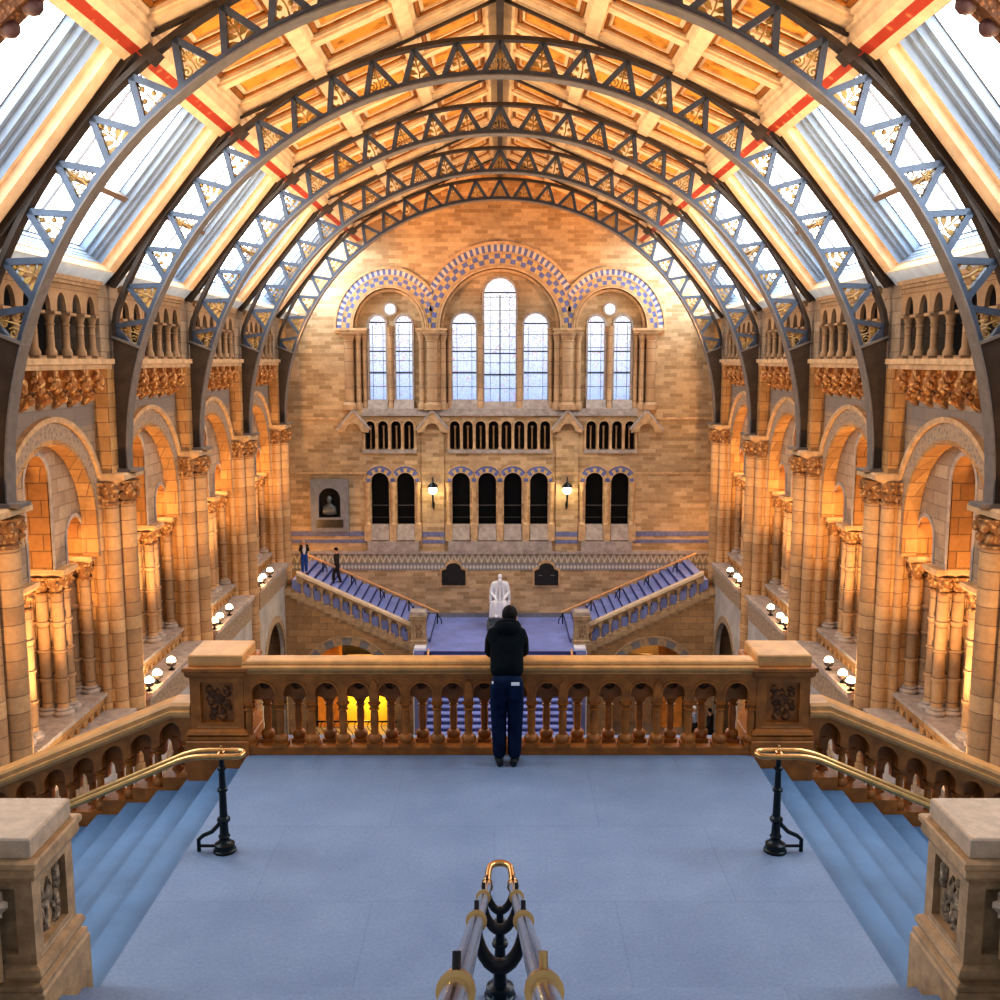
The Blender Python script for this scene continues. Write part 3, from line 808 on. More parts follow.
# ================================================================== skylights (one window per bay and side)
B0, B1 = Vector((9.80,6.30)), Vector((6.74,10.02))
dv = (B1-B0); SL = dv.length; dv.normalize(); nv = Vector((dv.y, -dv.x))
if nv.x < 0: nv = -nv
def skyf(sx, yc): return lambda a, s, n: (sx*(B0.x+dv.x*s+nv.x*n), yc+a, B0.y+dv.y*s+nv.y*n)
def ring(mb, f, o, i, n0, n1):
    # o,i = (a half, s0, s1) rectangles joined with a sloping ring from depth n0 to n1
    P = lambda r, n: [f(-r[0],r[1],n),f(r[0],r[1],n),f(r[0],r[2],n),f(-r[0],r[2],n)]
    mb.add(P(o,n0)+P(i,n1), [(0,1,5,4),(1,2,6,5),(2,3,7,6),(3,0,4,7)])
def skylight(sx, yc, idx, glass='skylight_glass_main'):
    f = skyf(sx, yc)
    w = MB()
    r0 = (3.14,-.05,SL+.1); r1 = (2.62,.40,SL-.08); r2 = (2.56,.41,SL-.12)
    ring(w, f, r0, (2.62+.0,.40,SL-.08), 0, 0)
    o = struct(w.build('window_%d' % idx, M['orange_wood'], loc=(sx*8.4,yc,8)), 'roof skylight, %s side' % ('left' if sx < 0 else 'right'), 'skylight')
    def sub(name, mat, rings):
        mb = MB()
        for a, b, n0, n1 in rings: ring(mb, f, a, b, n0, n1)
        mb.build(name, mat, o)
    sub('frame_moulding', M['cream_wood'], [((2.86,.37,SL-.02),(2.80,.38,SL-.04),-.08,-.08),((2.92,.36,SL),(2.86,.37,SL-.02),0,-.08),((2.80,.38,SL-.04),(2.62,.40,SL-.08),-.08,0),
                                           (r1,r2,0,.16),((2.56,.41,SL-.12),(2.44,.43,SL-.16),.16,.16)])
    sub('reveal', M['reveal_white'], [((2.44,.43,SL-.16),(2.42,.43,SL-.17),.16,.30),((2.42,.43,SL-.17),(2.30,.44,SL-.19),.30,.30),((2.30,.44,SL-.19),(2.28,.45,SL-.20),.30,.38),((2.28,.45,SL-.20),(2.16,.46,SL-.21),.38,.38),((2.16,.46,SL-.21),(2.14,.47,SL-.21),.38,.50),((2.14,.47,SL-.21),(2.03,.49,SL-.22),.50,.50),((2.03,.49,SL-.22),(2.0,.5,SL-.22),.50,.66)])
    sub('glazing_frame', M['dark_frame'], [((2.0,.5,SL-.22),(1.95,.53,SL-.25),.66,.66)])
    # pale sloping sill under the opening
    sb = MB(); sb.add([f(-2.9,-.04,-.03),f(2.9,-.04,-.03),f(2.9,.36,-.06),f(-2.9,.36,-.06)], [(0,1,2,3)]); sb.build('sill', M['sill_slate'], o)
    g = MB()
    n = .68; g.add([f(-2.0,.5,n),f(2.0,.5,n),f(2.0,SL-.22,n),f(-2.0,SL-.22,n)], [(0,1,2,3)])
    g.build('pane', M[glass], o)
    tb = MB(); s0 = .5+(SL-.9)*.38
    def fbox(a0,a1,s0,s1,n0,n1):
        v = [f(a0,s0,n0),f(a1,s0,n0),f(a1,s1,n0),f(a0,s1,n0),f(a0,s0,n1),f(a1,s0,n1),f(a1,s1,n1),f(a0,s1,n1)]
        tb.add(v, [(0,3,2,1),(4,5,6,7),(0,1,5,4),(1,2,6,5),(2,3,7,6),(3,0,4,7)])
    fbox(-2.03,2.03,s0,s0+.13,.42,.66); tb.build('transom', M['transom_brown'], o)
    tb = MB()
    for a in (-.7,.7): fbox(a-.02,a+.02,.5,SL-.24,.62,.67)
    tb.build('glazing_bar', M['dark_frame'], o)
    return o
idx = 1
for sx in (-1, 1):
    for b, yc in enumerate(BAYC):
        skylight(sx, yc, idx); idx += 1
    # short last light against the end wall
    o = skylight(sx, 47.44, idx, 'skylight_glass_end'); idx += 1

# ================================================================== side walls
XF, XT = 10.1, 10.45
def ell(uc, a, zs, b, n=24, leg=None):
    p = [(uc-a*cos(PI*i/n), zs+b*sin(PI*i/n)) for i in range(n+1)]
    if leg is not None: p = [(uc-a,leg)]+p+[(uc+a,leg)]
    return p
def column_parts(mb, c, r, z0, z1, rings=3, seg=12):
    q = [(r*1.0,z0)]
    for i in range(1, rings+1):
        z = z0+(z1-z0)*i/(rings+1)
        q += [(r,z-.05),(r*1.22,z-.03),(r*1.22,z+.03),(r,z+.05)]
    q += [(r,z1)]
    mb.lathe(q, (c[0],c[1],0), seg)
def cluster_meshes(sx, half, dpts, label):
    """half = half length along y; dpts = shaft (a,d) positions"""
    out = []
    F = YZ(sx)
    aw = MB()
    d0, d1 = XT-.14, 11.35
    def blk(mb, e, z0, z1, e2=None):
        e2 = e if e2 is None else e2
        v = [F(-half-e,z0,d0-e),F(half+e,z0,d0-e),F(half+e,z0,d1),F(-half-e,z0,d1),F(-half-e2,z1,d0-e2),F(half+e2,z1,d0-e2),F(half+e2,z1,d1),F(-half-e2,z1,d1)]
        mb.add(v, [(0,3,2,1),(4,5,6,7),(0,1,5,4),(1,2,6,5),(2,3,7,6),(3,0,4,7)])
    blk(aw, .10, -.55, -.45); blk(aw, .02, -.64, -.55, .10)
    out.append(('abacus', aw.mesh('abacus', M['trim_stone'])))
    for a, d in dpts:
        cm = MB(); r = .135
        x = sx*d
        cm.lathe([(r,-1.08),(r*1.3,-1.06),(r*1.3,-1.02),(r*1.02,-1.0),(r*1.1,-.92),(r*1.55,-.72),(r*1.8,-.64)], (x,a,0), 10)
        for j in range(6):
            t = PI*j/3
            cm.ball((x+r*1.35*cos(t), a+r*1.35*sin(t), -.80), r*.45, 6, 4, 1, 1, 1.4)
        out.append(('capital', cm.mesh('capital', M['carved_buff'])))
        sm = MB(); column_parts(sm, (x,a), r, -3.86, -1.06, 3); out.append(('shaft', sm.mesh('shaft', M['slim_shaft'])))
        bs = MB(); bs.lathe([(r*1.75,-4.05),(r*1.75,-3.99),(r*1.9,-3.97),(r*1.75,-3.93),(r*1.3,-3.90),(r*1.5,-3.87),(r,-3.83)], (x,a,0), 10)
        out.append(('base', bs.mesh('base', M['trim_grey'])))
    return out
def place(meshes, t, off):
    for nm, me in meshes: inst(nm, me, t, off)
def pier_meshes(sx):
    out = []; F = YZ(sx)
    core = MB()
    v = lambda a0,a1,d0,d1,z0,z1: core.add([F(a0,z0,d0),F(a1,z0,d0),F(a1,z0,d1),F(a0,z0,d1),F(a0,z1,d0),F(a1,z1,d0),F(a1,z1,d1),F(a0,z1,d1)], [(0,3,2,1),(4,5,6,7),(0,1,5,4),(1,2,6,5),(2,3,7,6),(3,0,4,7)])
    v(-.62,.62,9.93,11.3,-12.6,.86); v(-.40,.40,9.78,9.95,-12.6,.86)
    out.append(('core', core.mesh('core', M['buff_block'])))
    for a, d, r in ((0,9.66,.27),(-.44,9.84,.19),(.44,9.84,.19),(-.62,10.12,.12),(.62,10.12,.12)):
        sm = MB(); sm.lathe([(r,-12.2),(r,-5.95),(r*1.12,-5.92),(r*1.12,-5.78),(r,-5.75),(r,.88)], (sx*d,a,0), 14)
        out.append(('shaft', sm.mesh('shaft', M['shaft_stone'])))
        bs = MB(); bs.lathe([(r*1.5,-12.6),(r*1.5,-12.35),(r*1.25,-12.25),(r,-12.15)], (sx*d,a,0), 14); out.append(('base', bs.mesh('base', M['trim_grey'])))
        cm = MB(); cm.lathe([(r*1.0,.78),(r*1.15,.80),(r*1.15,.86),(r*.98,.88),(r*1.05,1.0),(r*1.35,1.25),(r*1.5,1.38)], (sx*d,a,0), 12)
        for ring_z, q in ((1.02,1.12),(1.22,1.32)):
            for j in range(7):
                t = 2*PI*j/7+ring_z*3
                cm.ball((sx*d+r*q*cos(t), a+r*q*sin(t), ring_z), r*.36, 6, 4, 1, 1, 1.2)
        out.append(('capital', cm.mesh('capital', M['carved_buff'])))
    cap = MB()
    def blk(e, z0, e2, z1):
        h, h2 = .60+e*.18, .60+e2*.18
        cap.add([F(-h,z0,9.78-e),F(h,z0,9.78-e),F(h,z0,11),F(-h,z0,11),F(-h2,z1,9.78-e2),F(h2,z1,9.78-e2),F(h2,z1,11),F(-h2,z1,11)], [(0,3,2,1),(4,5,6,7),(0,1,5,4),(1,2,6,5),(2,3,7,6),(3,0,4,7)])
    blk(.02,.86,.14,1.36); blk(.2,1.36,.34,1.44); blk(.40,1.44,.40,1.56); blk(.40,1.56,.34,1.6)
    out.append(('abacus', cap.mesh('abacus', M['trim_stone'])))
    pil = MB()
    pil.add([F(-.55,1.6,9.72),F(.55,1.6,9.72),F(.55,1.6,11),F(-.55,1.6,11),F(-.55,4.2,9.72),F(.55,4.2,9.72),F(.55,4.2,11),F(-.55,4.2,11)], [(0,3,2,1),(4,5,6,7),(0,1,5,4),(1,2,6,5),(2,3,7,6),(3,0,4,7)])
    out.append(('pilaster', pil.mesh('pilaster', M['buff_block'])))
    up = MB()
    up.add([F(-.66,4.2,9.8),F(.66,4.2,9.8),F(.66,4.2,11),F(-.66,4.2,11),F(-.66,6.28,9.8),F(.66,6.28,9.8),F(.66,6.28,11),F(-.66,6.28,11)], [(0,3,2,1),(4,5,6,7),(0,1,5,4),(1,2,6,5),(2,3,7,6),(3,0,4,7)])
    out.append(('upper_pier', up.mesh('upper_pier', M['grey_stone'])))
    return out
def box3(mb, F, a0, a1, d0, d1, z0, z1):
    mb.add([F(a0,z0,d0),F(a1,z0,d0),F(a1,z0,d1),F(a0,z0,d1),F(a0,z1,d0),F(a1,z1,d0),F(a1,z1,d1),F(a0,z1,d1)], [(0,3,2,1),(4,5,6,7),(0,1,5,4),(1,2,6,5),(2,3,7,6),(3,0,4,7)])
def wall_meshes(sx):
    F = YZ(sx); out = []
    out.append(('spandrel', MB().archwall(-3.14,3.14,-.45,4.25,[(0,2.3,-.45,.38,2.2)],F,XF,XT+.01,n=28).mesh('spandrel', M['spandrel'])))
    out.append(('arch_soffit', MB().band(ell(0,2.26,.38,2.16,28,-.45), ell(0,2.36,.38,2.26,28,-.45), F, XF-.05, XT-.02).mesh('arch_soffit', M['buff_block'])))
    out.append(('archivolt', MB().band(ell(0,2.36,.38,2.26,28,-.45), ell(0,2.72,.38,2.66,28,-.45), F, XF-.05, XF+.02).mesh('archivolt', M['archivolt_grey'])))
    out.append(('hood_mould', MB().band(ell(0,2.72,.38,2.66,28,.3), ell(0,2.84,.38,2.78,28,.3), F, XF-.14, XF+.02).mesh('hood_mould', M['trim_stone'])))
    tm = MB().archwall(-2.45,2.45,-.45,2.75,[(-1.85,.48,-.45,.12,.5),(0,.6,-.45,1.65,.64),(1.85,.48,-.45,.12,.5)],F,XT,11.25,n=14)
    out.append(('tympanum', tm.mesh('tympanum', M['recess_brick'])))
    fr = MB()
    for a, hw, zs, b in ((-1.85,.48,.12,.5),(0,.6,1.65,.64),(1.85,.48,.12,.5)):
        fr.band(ell(a,hw,zs,b,14,-.45), ell(a,hw+.09,zs,b+.09,14,-.45), F, XT-.035, XT+.02)
    out.append(('light_moulding', fr.mesh('light_moulding', M['trim_grey'])))
    fc = MB()   # pale facing stones of the tympanum
    fc.archwall(-2.28,2.28,-.45,2.56,[(-1.85,.57,-.45,.12,.59),(0,.69,-.45,1.65,.73),(1.85,.57,-.45,.12,.59)],F,XT-.012,XT,n=14,caps=False)
    fcv = fc.mesh('tympanum_face', M['grey_stone'])
    out.append(('tympanum_face', fcv))
    # parapet with little slots under the columns
    out.append(('gallery_parapet', MB().archwall(-2.55,2.55,-5.3,-4.05,[(-2.2+.4*i,.11,-4.95,-4.45,.11) for i in range(12)],F,10.16,10.42,n=6).mesh('gallery_parapet', M['buff_block'])))
    cp = MB(); box3(cp, F, -2.6,2.6,10.08,11.3,-4.12,-4.03); out.append(('parapet_coping', cp.mesh('parapet_coping', M['trim_grey'])))
    # projecting balcony ledge and its patterned front
    bl = MB(); box3(bl, F, -2.55,2.55,9.40,10.3,-4.62,-4.5); box3(bl, F, -2.55,2.55,9.45,10.3,-4.7,-4.62); out.append(('balcony_ledge', bl.mesh('balcony_ledge', M['trim_grey'])))
    bf = MB(); box3(bf, F, -2.5,2.5,9.5,9.65,-5.4,-4.7); box3(bf, F, -2.5,2.5,9.6,14.5,-5.5,-5.3); out.append(('balcony_front', bf.mesh('balcony_front', M['archivolt_grey'])))
    out.append(('ground_arch', MB().archwall(-2.55,2.55,-12.6,-5.4,[(0,1.75,-12.6,-8.4,1.75)],F,9.55,9.72,n=20).mesh('ground_arch', M['grey_spandrel'])))
    gr = MB().band(ell(0,1.75,-8.4,1.75,20,-12.6), ell(0,2.05,-8.4,2.05,20,-12.6), F, 9.5, 9.57); out.append(('ground_archivolt', gr.mesh('ground_archivolt', M['archivolt_grey'])))
    # aisle shell
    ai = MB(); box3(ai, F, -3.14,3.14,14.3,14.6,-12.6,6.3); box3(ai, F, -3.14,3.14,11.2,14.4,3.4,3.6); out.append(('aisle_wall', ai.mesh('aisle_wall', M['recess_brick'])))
    bk = MB(); box3(bk, F, -3.14,3.14,11.0,11.3,2.7,6.6); out.append(('triforium_back', bk.mesh('triforium_back', M['void_shade'])))
    return out
def arcade_meshes(sx):
    F = YZ(sx); out = []
    ops = [(-2.0+.8*i,.24,4.45,5.5,.42) for i in range(6)]
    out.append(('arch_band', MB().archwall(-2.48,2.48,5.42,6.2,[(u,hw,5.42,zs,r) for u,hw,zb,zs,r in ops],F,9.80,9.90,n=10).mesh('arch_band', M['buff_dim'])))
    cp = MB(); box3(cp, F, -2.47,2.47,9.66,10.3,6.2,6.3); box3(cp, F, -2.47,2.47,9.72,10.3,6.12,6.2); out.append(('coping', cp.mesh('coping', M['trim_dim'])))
    for i in range(7):
        a = max(-2.28, min(2.28, -2.4+.8*i)); r = .09
        cm = MB()
        cm.lathe([(r*1.5,4.45),(r*1.5,4.6),(r*1.2,4.66),(r,4.7),(r*.97,5.18),(r*1.25,5.2),(r*1.2,5.23),(r,5.25),(r*1.3,5.36),(r*1.75,5.43)], (sx*9.92,a,0), 10)
        cm.box(sx*9.92-.2,sx*9.92+.2,a-.17,a+.17,5.42,5.48)
        cm.box(sx*9.92-.18,sx*9.92+.18,a-.17,a+.17,4.44,4.52)
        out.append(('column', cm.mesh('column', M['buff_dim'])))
    return out
def cornice_meshes(sx):
    F = YZ(sx); out = []
    lg = MB(); box3(lg, F, -2.62,2.62,9.52,10.3,4.32,4.45)
    box3(lg, F, -2.62,2.62,9.6,10.3,4.2,4.32)
    out.append(('ledge', lg.mesh('ledge', M['trim_stone'])))
    for i in range(6):
        a = -2.0+.8*i; cm = MB()
        P = [(9.66,4.2),(9.66,3.98),(9.74,3.9),(9.80,3.75),(9.92,3.72),(9.90,3.55),(9.98,3.42),(10.12,3.30),(10.12,4.2)]
        cm.prism([(d,z) for d,z in P], lambda p,q,e: (sx*p, a+e, q), -.13, .13)
        cm.ball((sx*9.66,a,3.92), .13, 10, 7, .8, 1, 1.05)
        for j in range(7):
            tt = 2*PI*j/7; cm.ball((sx*(9.70+.05*sin(tt)),a+.17*cos(tt),3.92+.17*sin(tt)), .075, 7, 5)
        cm.ball((sx*9.88,a,3.55), .10, 8, 5)
        for q in (-1,1): cm.ball((sx*9.86,a+q*.1,3.66), .06, 6, 4)
        out.append(('corbel', cm.mesh('corbel', M['carved_buff_lit'])))
    return out
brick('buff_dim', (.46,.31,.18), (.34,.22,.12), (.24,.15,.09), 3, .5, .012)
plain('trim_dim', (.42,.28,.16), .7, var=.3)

AISLE = thing  # (kept short)
ordb = ['first bay from the viewer','second bay from the viewer','third bay from the viewer','fourth bay from the viewer']
pord = ['first pier from the viewer','second pier from the viewer','third pier from the viewer','fourth pier from the viewer','last pier, beside the end wall']
for sx in (-1, 1):
    side = 'left' if sx < 0 else 'right'
    WMs, AMs, CMs, PMs = wall_meshes(sx), arcade_meshes(sx), cornice_meshes(sx), pier_meshes(sx)
    MIDm = cluster_meshes(sx, .30, [(-.2,10.5),(.2,10.5),(-.2,10.86),(.2,10.86),(-.2,11.2),(.2,11.2)], '')
    for b in range(-1, 4):
        yc = RIBY[0]+3.14+6.28*b
        w = bpy.data.objects.new('wall_%s' % side, None); COL.objects.link(w); w.location = (sx*10.1, yc, -12.6); struct(w)
        place(WMs, w, (-sx*10.1, 0, 12.6))
        if b >= 0:
            t = thing('upper_arcade', 'small stone arcade under the skylight, %s wall, %s' % (side, ordb[b]), 'arcade', (sx*10, yc, 4.45), 'upper arcades of the %s wall' % side)
            place(AMs, t, (-sx*10, 0, -4.45))
            t = thing('corbelled_cornice', 'stone ledge on carved corbels, %s wall, %s' % (side, ordb[b]), 'cornice', (sx*10, yc, 4.2), 'corbelled ledges of the %s wall' % side)
            place(CMs, t, (-sx*10, 0, -4.2))
            for q, a, wd in ((0,-2.62,'before its arch'), (1,-1.0,'near column'), (2,1.0,'far column'), (3,2.62,'beyond its arch')):
                t = thing('column_cluster', {0:'stone shafts against the near pier of the gallery, %s wall, %s', 1:'free clustered stone columns nearer in the gallery arch, %s wall, %s', 2:'free clustered stone columns farther in the gallery arch, %s wall, %s', 3:'stone shafts against the far pier of the gallery, %s wall, %s'}[q] % (side, ordb[b]), 'columns', (sx*10.6, yc+a, -4.05), 'gallery columns of the %s wall' % side)
                place(MIDm, t, (-sx*10.6, 0, 4.05))
    for k, y in enumerate(RIBY):
        t = thing('clustered_pier', 'tall clustered stone pier carrying a roof rib, %s wall, %s' % (side, pord[k]), 'pier', (sx*9.9, y, -12.6), 'clustered piers of the %s wall' % side)
        place(PMs, t, (-sx*9.9, 0, 12.6))
    # short bay before the end wall
    F = YZ(sx)
    w = struct(MB().archwall(44.3,48.0,-5.3,6.3,[(46.35,.95,-4.0,.9,1.5)],F,10.15,10.5,n=18).build('wall_%s' % side, M['buff_block']))
    MB().band([(a,z) for a,z in ell(46.35,.95,.9,1.5,18,-.4)], ell(46.35,1.2,.9,1.75,18,-.4), F, 10.08, 10.16).build('archivolt', M['archivolt_grey'], w)
    lb = MB(); box3(lb, F, 44.3,48,14.3,14.6,-12.6,6.3); box3(lb, F, 44.3,48,10.15,14.4,-12.6,-5.3); lb.build('aisle_wall', M['recess_brick'], w)
    # floodlights on the balcony ledges
    for b in range(0, 4):
        yc = RIBY[0]+3.14+6.28*b
        for j, (a, wd) in enumerate(((-2.35,'nearest'),(-1.7,'middle'),(-.5,'farthest'))):
            x, y, z = sx*9.55, yc+a, -4.5
            t = thing('floodlight', 'glowing round floodlight, %s of three on the %s ledge, %s' % (wd, side, ordb[b]), 'floodlight', (x,y,z), 'floodlights on the %s ledges' % side)
            MB().lathe([(.09,0),(.09,.03),(.03,.05),(.03,.12)], (x,y,z), 10).build('stand', M['cast_iron'], t)
            hd = MB(); hd.lathe([(.05,.10),(.12,.14),(.15,.22),(.15,.25),(.13,.25)], (x,y,z), 14); hd.build('housing', M['dark_frame'], t)
            MB().ball((x,y,z+.27), .13, 12, 7).build('lens', M['lamp_glow'], t)
struct(MB().box(-15,15,12,48.4,-12.9,-12.6).build('floor', M['hall_floor']))
# ================================================================== end wall
YE = 48.0
w = struct(MB().archwall(-10.5,10.5,-12.6,-4.27,[],XZ,YE,YE+.4).build('wall_back', M['end_brick']), 'buff brick end wall of the hall', 'wall')
LOWX = [(-5.81,.43),(-4.57,.43),(-1.89,.43),(-.62,.43),(.62,.43),(1.89,.43),(4.57,.43),(5.81,.43)]
lo = [(x,h,-3.53,-1.4,h) for x,h in LOWX]
MB().archwall(-10.5,10.5,-4.27,-.2,lo,XZ,YE,YE+.4,n=16).build('lower_wall', M['end_brick'], w)
dw = [(s*3.94+s2*(.62*.5+.62*0)+0,0,0,0,0) for s in () for s2 in ()]
dcx = [(-4.38-.62*i) for i in range(4)][::-1] + [(-2.17+.62*i) for i in range(8)] + [(4.38+.62*i) for i in range(4)]
MB().archwall(-10.5,10.5,-.2,1.95,[(x,.24,.16,1.28,.24) for x in dcx],XZ,YE,YE+.4,n=10).build('gallery_wall', M['end_brick'], w)
big = [(-5.25,1.70,1.95,5.92,1.86),(0,2.84,1.95,5.92,2.78),(5.25,1.70,1.95,5.92,1.86)]
MB().archwall(-10.5,10.5,1.95,13.6,big,XZ,YE,YE+.45,n=30).build('upper_wall', M['end_brick'], w)
lights = [(-5.86,.40,2.53,6.1,.40),(-4.60,.40,2.53,6.1,.40),(-1.71,.57,2.53,6.05,.57),(0,.75,2.43,7.5,.77),(1.71,.57,2.53,6.05,.57),(4.60,.40,2.53,6.1,.40),(5.86,.40,2.53,6.1,.40)]
MB().archwall(-7.1,7.1,1.9,8.8,lights,XZ,YE+.38,YE+.7,n=18).build('window_recess', M['end_brick'], w)
MB().box(-10,10,YE+1.2,YE+1.3,-5,2).build('dark_backing', M['void_shade'], w)
# windows
for i, (x,hw,zb,zs,r) in enumerate(lights):
    g = MB(); g.prism([(x-hw,zb)]+[(x-hw*cos(PI*k/18), zs+r*sin(PI*k/18)) for k in range(19)]+[(x+hw,zb)], XZ, YE+.6, YE+.64)
    o = struct(g.build('window_%d' % (20+i), M['stained_glass']), 'tall round-headed stained glass window in the end wall', 'window')
    fr = MB()
    fr.band(ell(x,hw,zs,r,18,zb), ell(x,hw+.10,zs,r+.10,18,zb), XZ, YE+.30, YE+.40); fr.build('window_frame', M['trim_grey'], o)
    br = MB()
    for z in [zb+.62*k for k in range(1,9)]:
        if z < zs+.1: br.box(x-hw,x+hw,YE+.55,YE+.6,z-.012,z+.012)
    for z in (zb+1.3, zs+.1, zb+2.3): br.box(x-hw,x+hw,YE+.54,YE+.6,z-.03,z+.03)
    for q in (-.62,.62): br.box(x+q*hw-.008,x+q*hw+.008,YE+.55,YE+.6,zb,zs)
    if hw > .7: br.box(x-.025,x+.025,YE+.54,YE+.6,zb,zs)
    br.build('glazing_bars', M['bronze_dark'], o)
    sl = MB(); sl.frustum(x, YE+.30, hw+.08, .28, zb-.42, hw+.08, .1, zb); sl.build('window_sill', M['trim_grey'], o)
for i, x in enumerate((-5.23, 5.23)):
    g = MB(); g.lathe([(.24,0),(.24,.03)], (x,YE+.36,6.82), 20, fn=lambda a,b,c: (a,c,b))
    o = struct(g.build('window_%d' % (30+i), M['skylight_dim'] if 'skylight_dim' in M else M['stained_glass']), 'small round window above the paired lights', 'window')
    A = [(x+.24*cos(2*PI*k/20), 6.82+.24*sin(2*PI*k/20)) for k in range(20)]; B = [(x+.34*cos(2*PI*k/20), 6.82+.34*sin(2*PI*k/20)) for k in range(20)]
    MB().band(A, B, XZ, YE+.28, YE+.39, closed=True).build('window_frame', M['trim_grey'], o)
# polychrome arches
def vring(mbs, uc, a0, b0, a1, b1, n, zs, d0, d1, keep, leg=0):
    for i in range(n):
        t0, t1 = PI*i/n, PI*(i+1)/n
        P = []
        for t in (t0, (t0+t1)/2, t1): P.append((uc-a0*cos(t), zs+b0*sin(t)))
        for t in (t1, (t0+t1)/2, t0): P.append((uc-a1*cos(t), zs+b1*sin(t)))
        cx = sum(p[0] for p in P)/6
        if keep(cx): mbs[i % 2].prism(P, XZ, d0, d1)
tr = struct(bpy.data.objects.new('trim_polychrome_arches', None)); COL.objects.link(tr)
blue, tan, pale, stn = MB(), MB(), MB(), MB()
for uc, kp, q in ((0, lambda x: abs(x) < 3.27, (2.84,2.78)), (-5.25, lambda x: x < -3.25, (1.70,1.86)), (5.25, lambda x: x > 3.25, (1.70,1.86))):
    s = 1.0 if uc == 0 else .80
    a, b = q
    nn = 40 if uc == 0 else 28
    vring([blue, tan], uc, a+.22*s, b+.22*s, a+.42*s, b+.44*s, nn, 5.92, YE-.03, YE+.02, kp)
    vring([tan, blue], uc, a+.42*s, b+.44*s, a+.62*s, b+.66*s, nn, 5.92, YE-.03, YE+.02, kp)
    vring([blue, pale], uc, a+.70*s, b+.76*s, a+.98*s, b+1.08*s, nn*2, 5.92, YE-.035, YE+.02, kp)
    for (e0,e1,pr) in ((.0,.10,.10),(.12,.20,.06),(.62,.69,.05),(1.0,1.13,.09)):
        A = [p for p in ell(uc,a+e0*s,5.92,b+e0*s*1.08,48)]; B = [p for p in ell(uc,a+e1*s,5.92,b+e1*s*1.08,48)]
        segs = []
        for i in range(48):
            if kp((A[i][0]+A[i+1][0]+B[i][0]+B[i+1][0])/4): stn.band([A[i],A[i+1]],[B[i],B[i+1]],XZ,YE-pr,YE+.02)
    # soffit roll inside the recess
    stn.band(ell(uc,a-.16,5.92,b-.16,40), ell(uc,a-.04,5.92,b-.04,40), XZ, YE+.12, YE+.3)
blue.build('blue_voussoirs', M['blue_glaze_pale'], tr); tan.build('tan_voussoirs', M['tan_glaze'], tr); pale.build('pale_voussoirs', M['pale_glaze'], tr); stn.build('arch_rolls', M['trim_stone'], tr)
# shafts and imposts beside the windows
def shaft_set(x, y, r, z0, z1, par, capm='carved_buff'):
    c = MB(); c.lathe([(r*1.6,z0),(r*1.6,z0+.25),(r*1.2,z0+.32),(r,z0+.36),(r,z1-.4),(r*1.2,z1-.38),(r*1.05,z1-.34),(r*1.6,z1-.04),(r*1.7,z1)], (x,y,0), 12)
    return c.build('shaft', M['slim_shaft'], par)
def imp(x0, x1, par):
    mb = MB(); mb.box(x0,x1,YE-.16,YE+.5,5.80,5.92); mb.box(x0+.05,x1-.05,YE-.10,YE+.5,5.68,5.80); return mb.build('impost', M['trim_stone'], par)
for sx in (-1, 1):
    side = 'left' if sx < 0 else 'right'
    t = thing('window_shafts', 'cluster of buff shafts between the %s paired lights and the tall middle window' % side, 'columns', (sx*3.2,YE,1.95))
    shaft_set(sx*3.22, YE-.02, .27, 2.07, 5.68, t)
    for x in (2.70, 3.72): shaft_set(sx*x, YE+.02, .13, 2.07, 5.68, t)
    shaft_set(sx*2.42, YE+.24, .11, 2.12, 5.9, t)
    imp(*sorted((sx*2.5,sx*4.0)), t)
    t = thing('window_shafts', 'outermost shafts beside the %s paired stained glass lights' % side, 'columns', (sx*7.1,YE,1.95))
    shaft_set(sx*7.18, YE-.02, .22, 2.07, 5.68, t); shaft_set(sx*6.74, YE+.05, .12, 2.07, 5.68, t); shaft_set(sx*6.46, YE+.2, .10, 2.07, 5.68, t)
    imp(*sorted((sx*6.3,sx*7.85)), t)
    t = thing('window_mullion', 'slender shaft dividing the %s paired lights' % side, 'column', (sx*5.23,YE+.3,2.1))
    shaft_set(sx*5.23, YE+.26, .13, 2.0, 6.0, t)
    t = thing('window_mullion', 'slender shaft to the %s of the tall middle light' % side, 'column', (sx*.95,YE+.3,2.1))
    shaft_set(sx*.945, YE+.24, .13, 2.12, 6.05, t)
# sill courses, string courses, bands
o = struct(MB().box(-6.6,6.6,YE-.14,YE+.4,1.78,1.95).build('trim_sill_course', M['trim_grey']))
MB().box(-6.6,6.6,YE-.06,YE+.4,1.95,2.12).build('sill_step', M['trim_grey'], o)
for nm, x0, x1, z0, z1, pr, m in (('trim_string_course',-10.3,-6.9,1.60,1.72,.08,'trim_stone'),('trim_string_course',6.9,10.3,1.60,1.72,.08,'trim_stone'),
        ('trim_string_course',-10.3,-6.45,-1.04,-.94,.06,'trim_stone'),('trim_string_course',6.45,10.3,-1.04,-.94,.06,'trim_stone'),
        ('trim_lower_sill',-10.3,10.3,-4.95,-4.80,.14,'trim_grey'),('trim_zigzag',-10.3,10.3,-5.4,-4.95,.03,'zigzag_band'),('trim_dots',-10.3,10.3,-5.76,-5.42,.03,'dot_band'),
        ('trim_blue_band',-10.3,-6.5,-4.08,-3.84,.02,'blue_glaze'),('trim_blue_band',6.5,10.3,-4.08,-3.84,.02,'blue_glaze'),
        ('trim_blue_band',-10.3,-6.5,-4.42,-4.24,.02,'blue_glaze'),('trim_blue_band',6.5,10.3,-4.42,-4.24,.02,'blue_glaze'),
        ('trim_skirting',-10.3,10.3,-8.16,-7.9,.03,'slate_frame')):
    struct(MB().box(x0,x1,YE-pr,YE+.1,z0,z1).build(nm, M[m]))
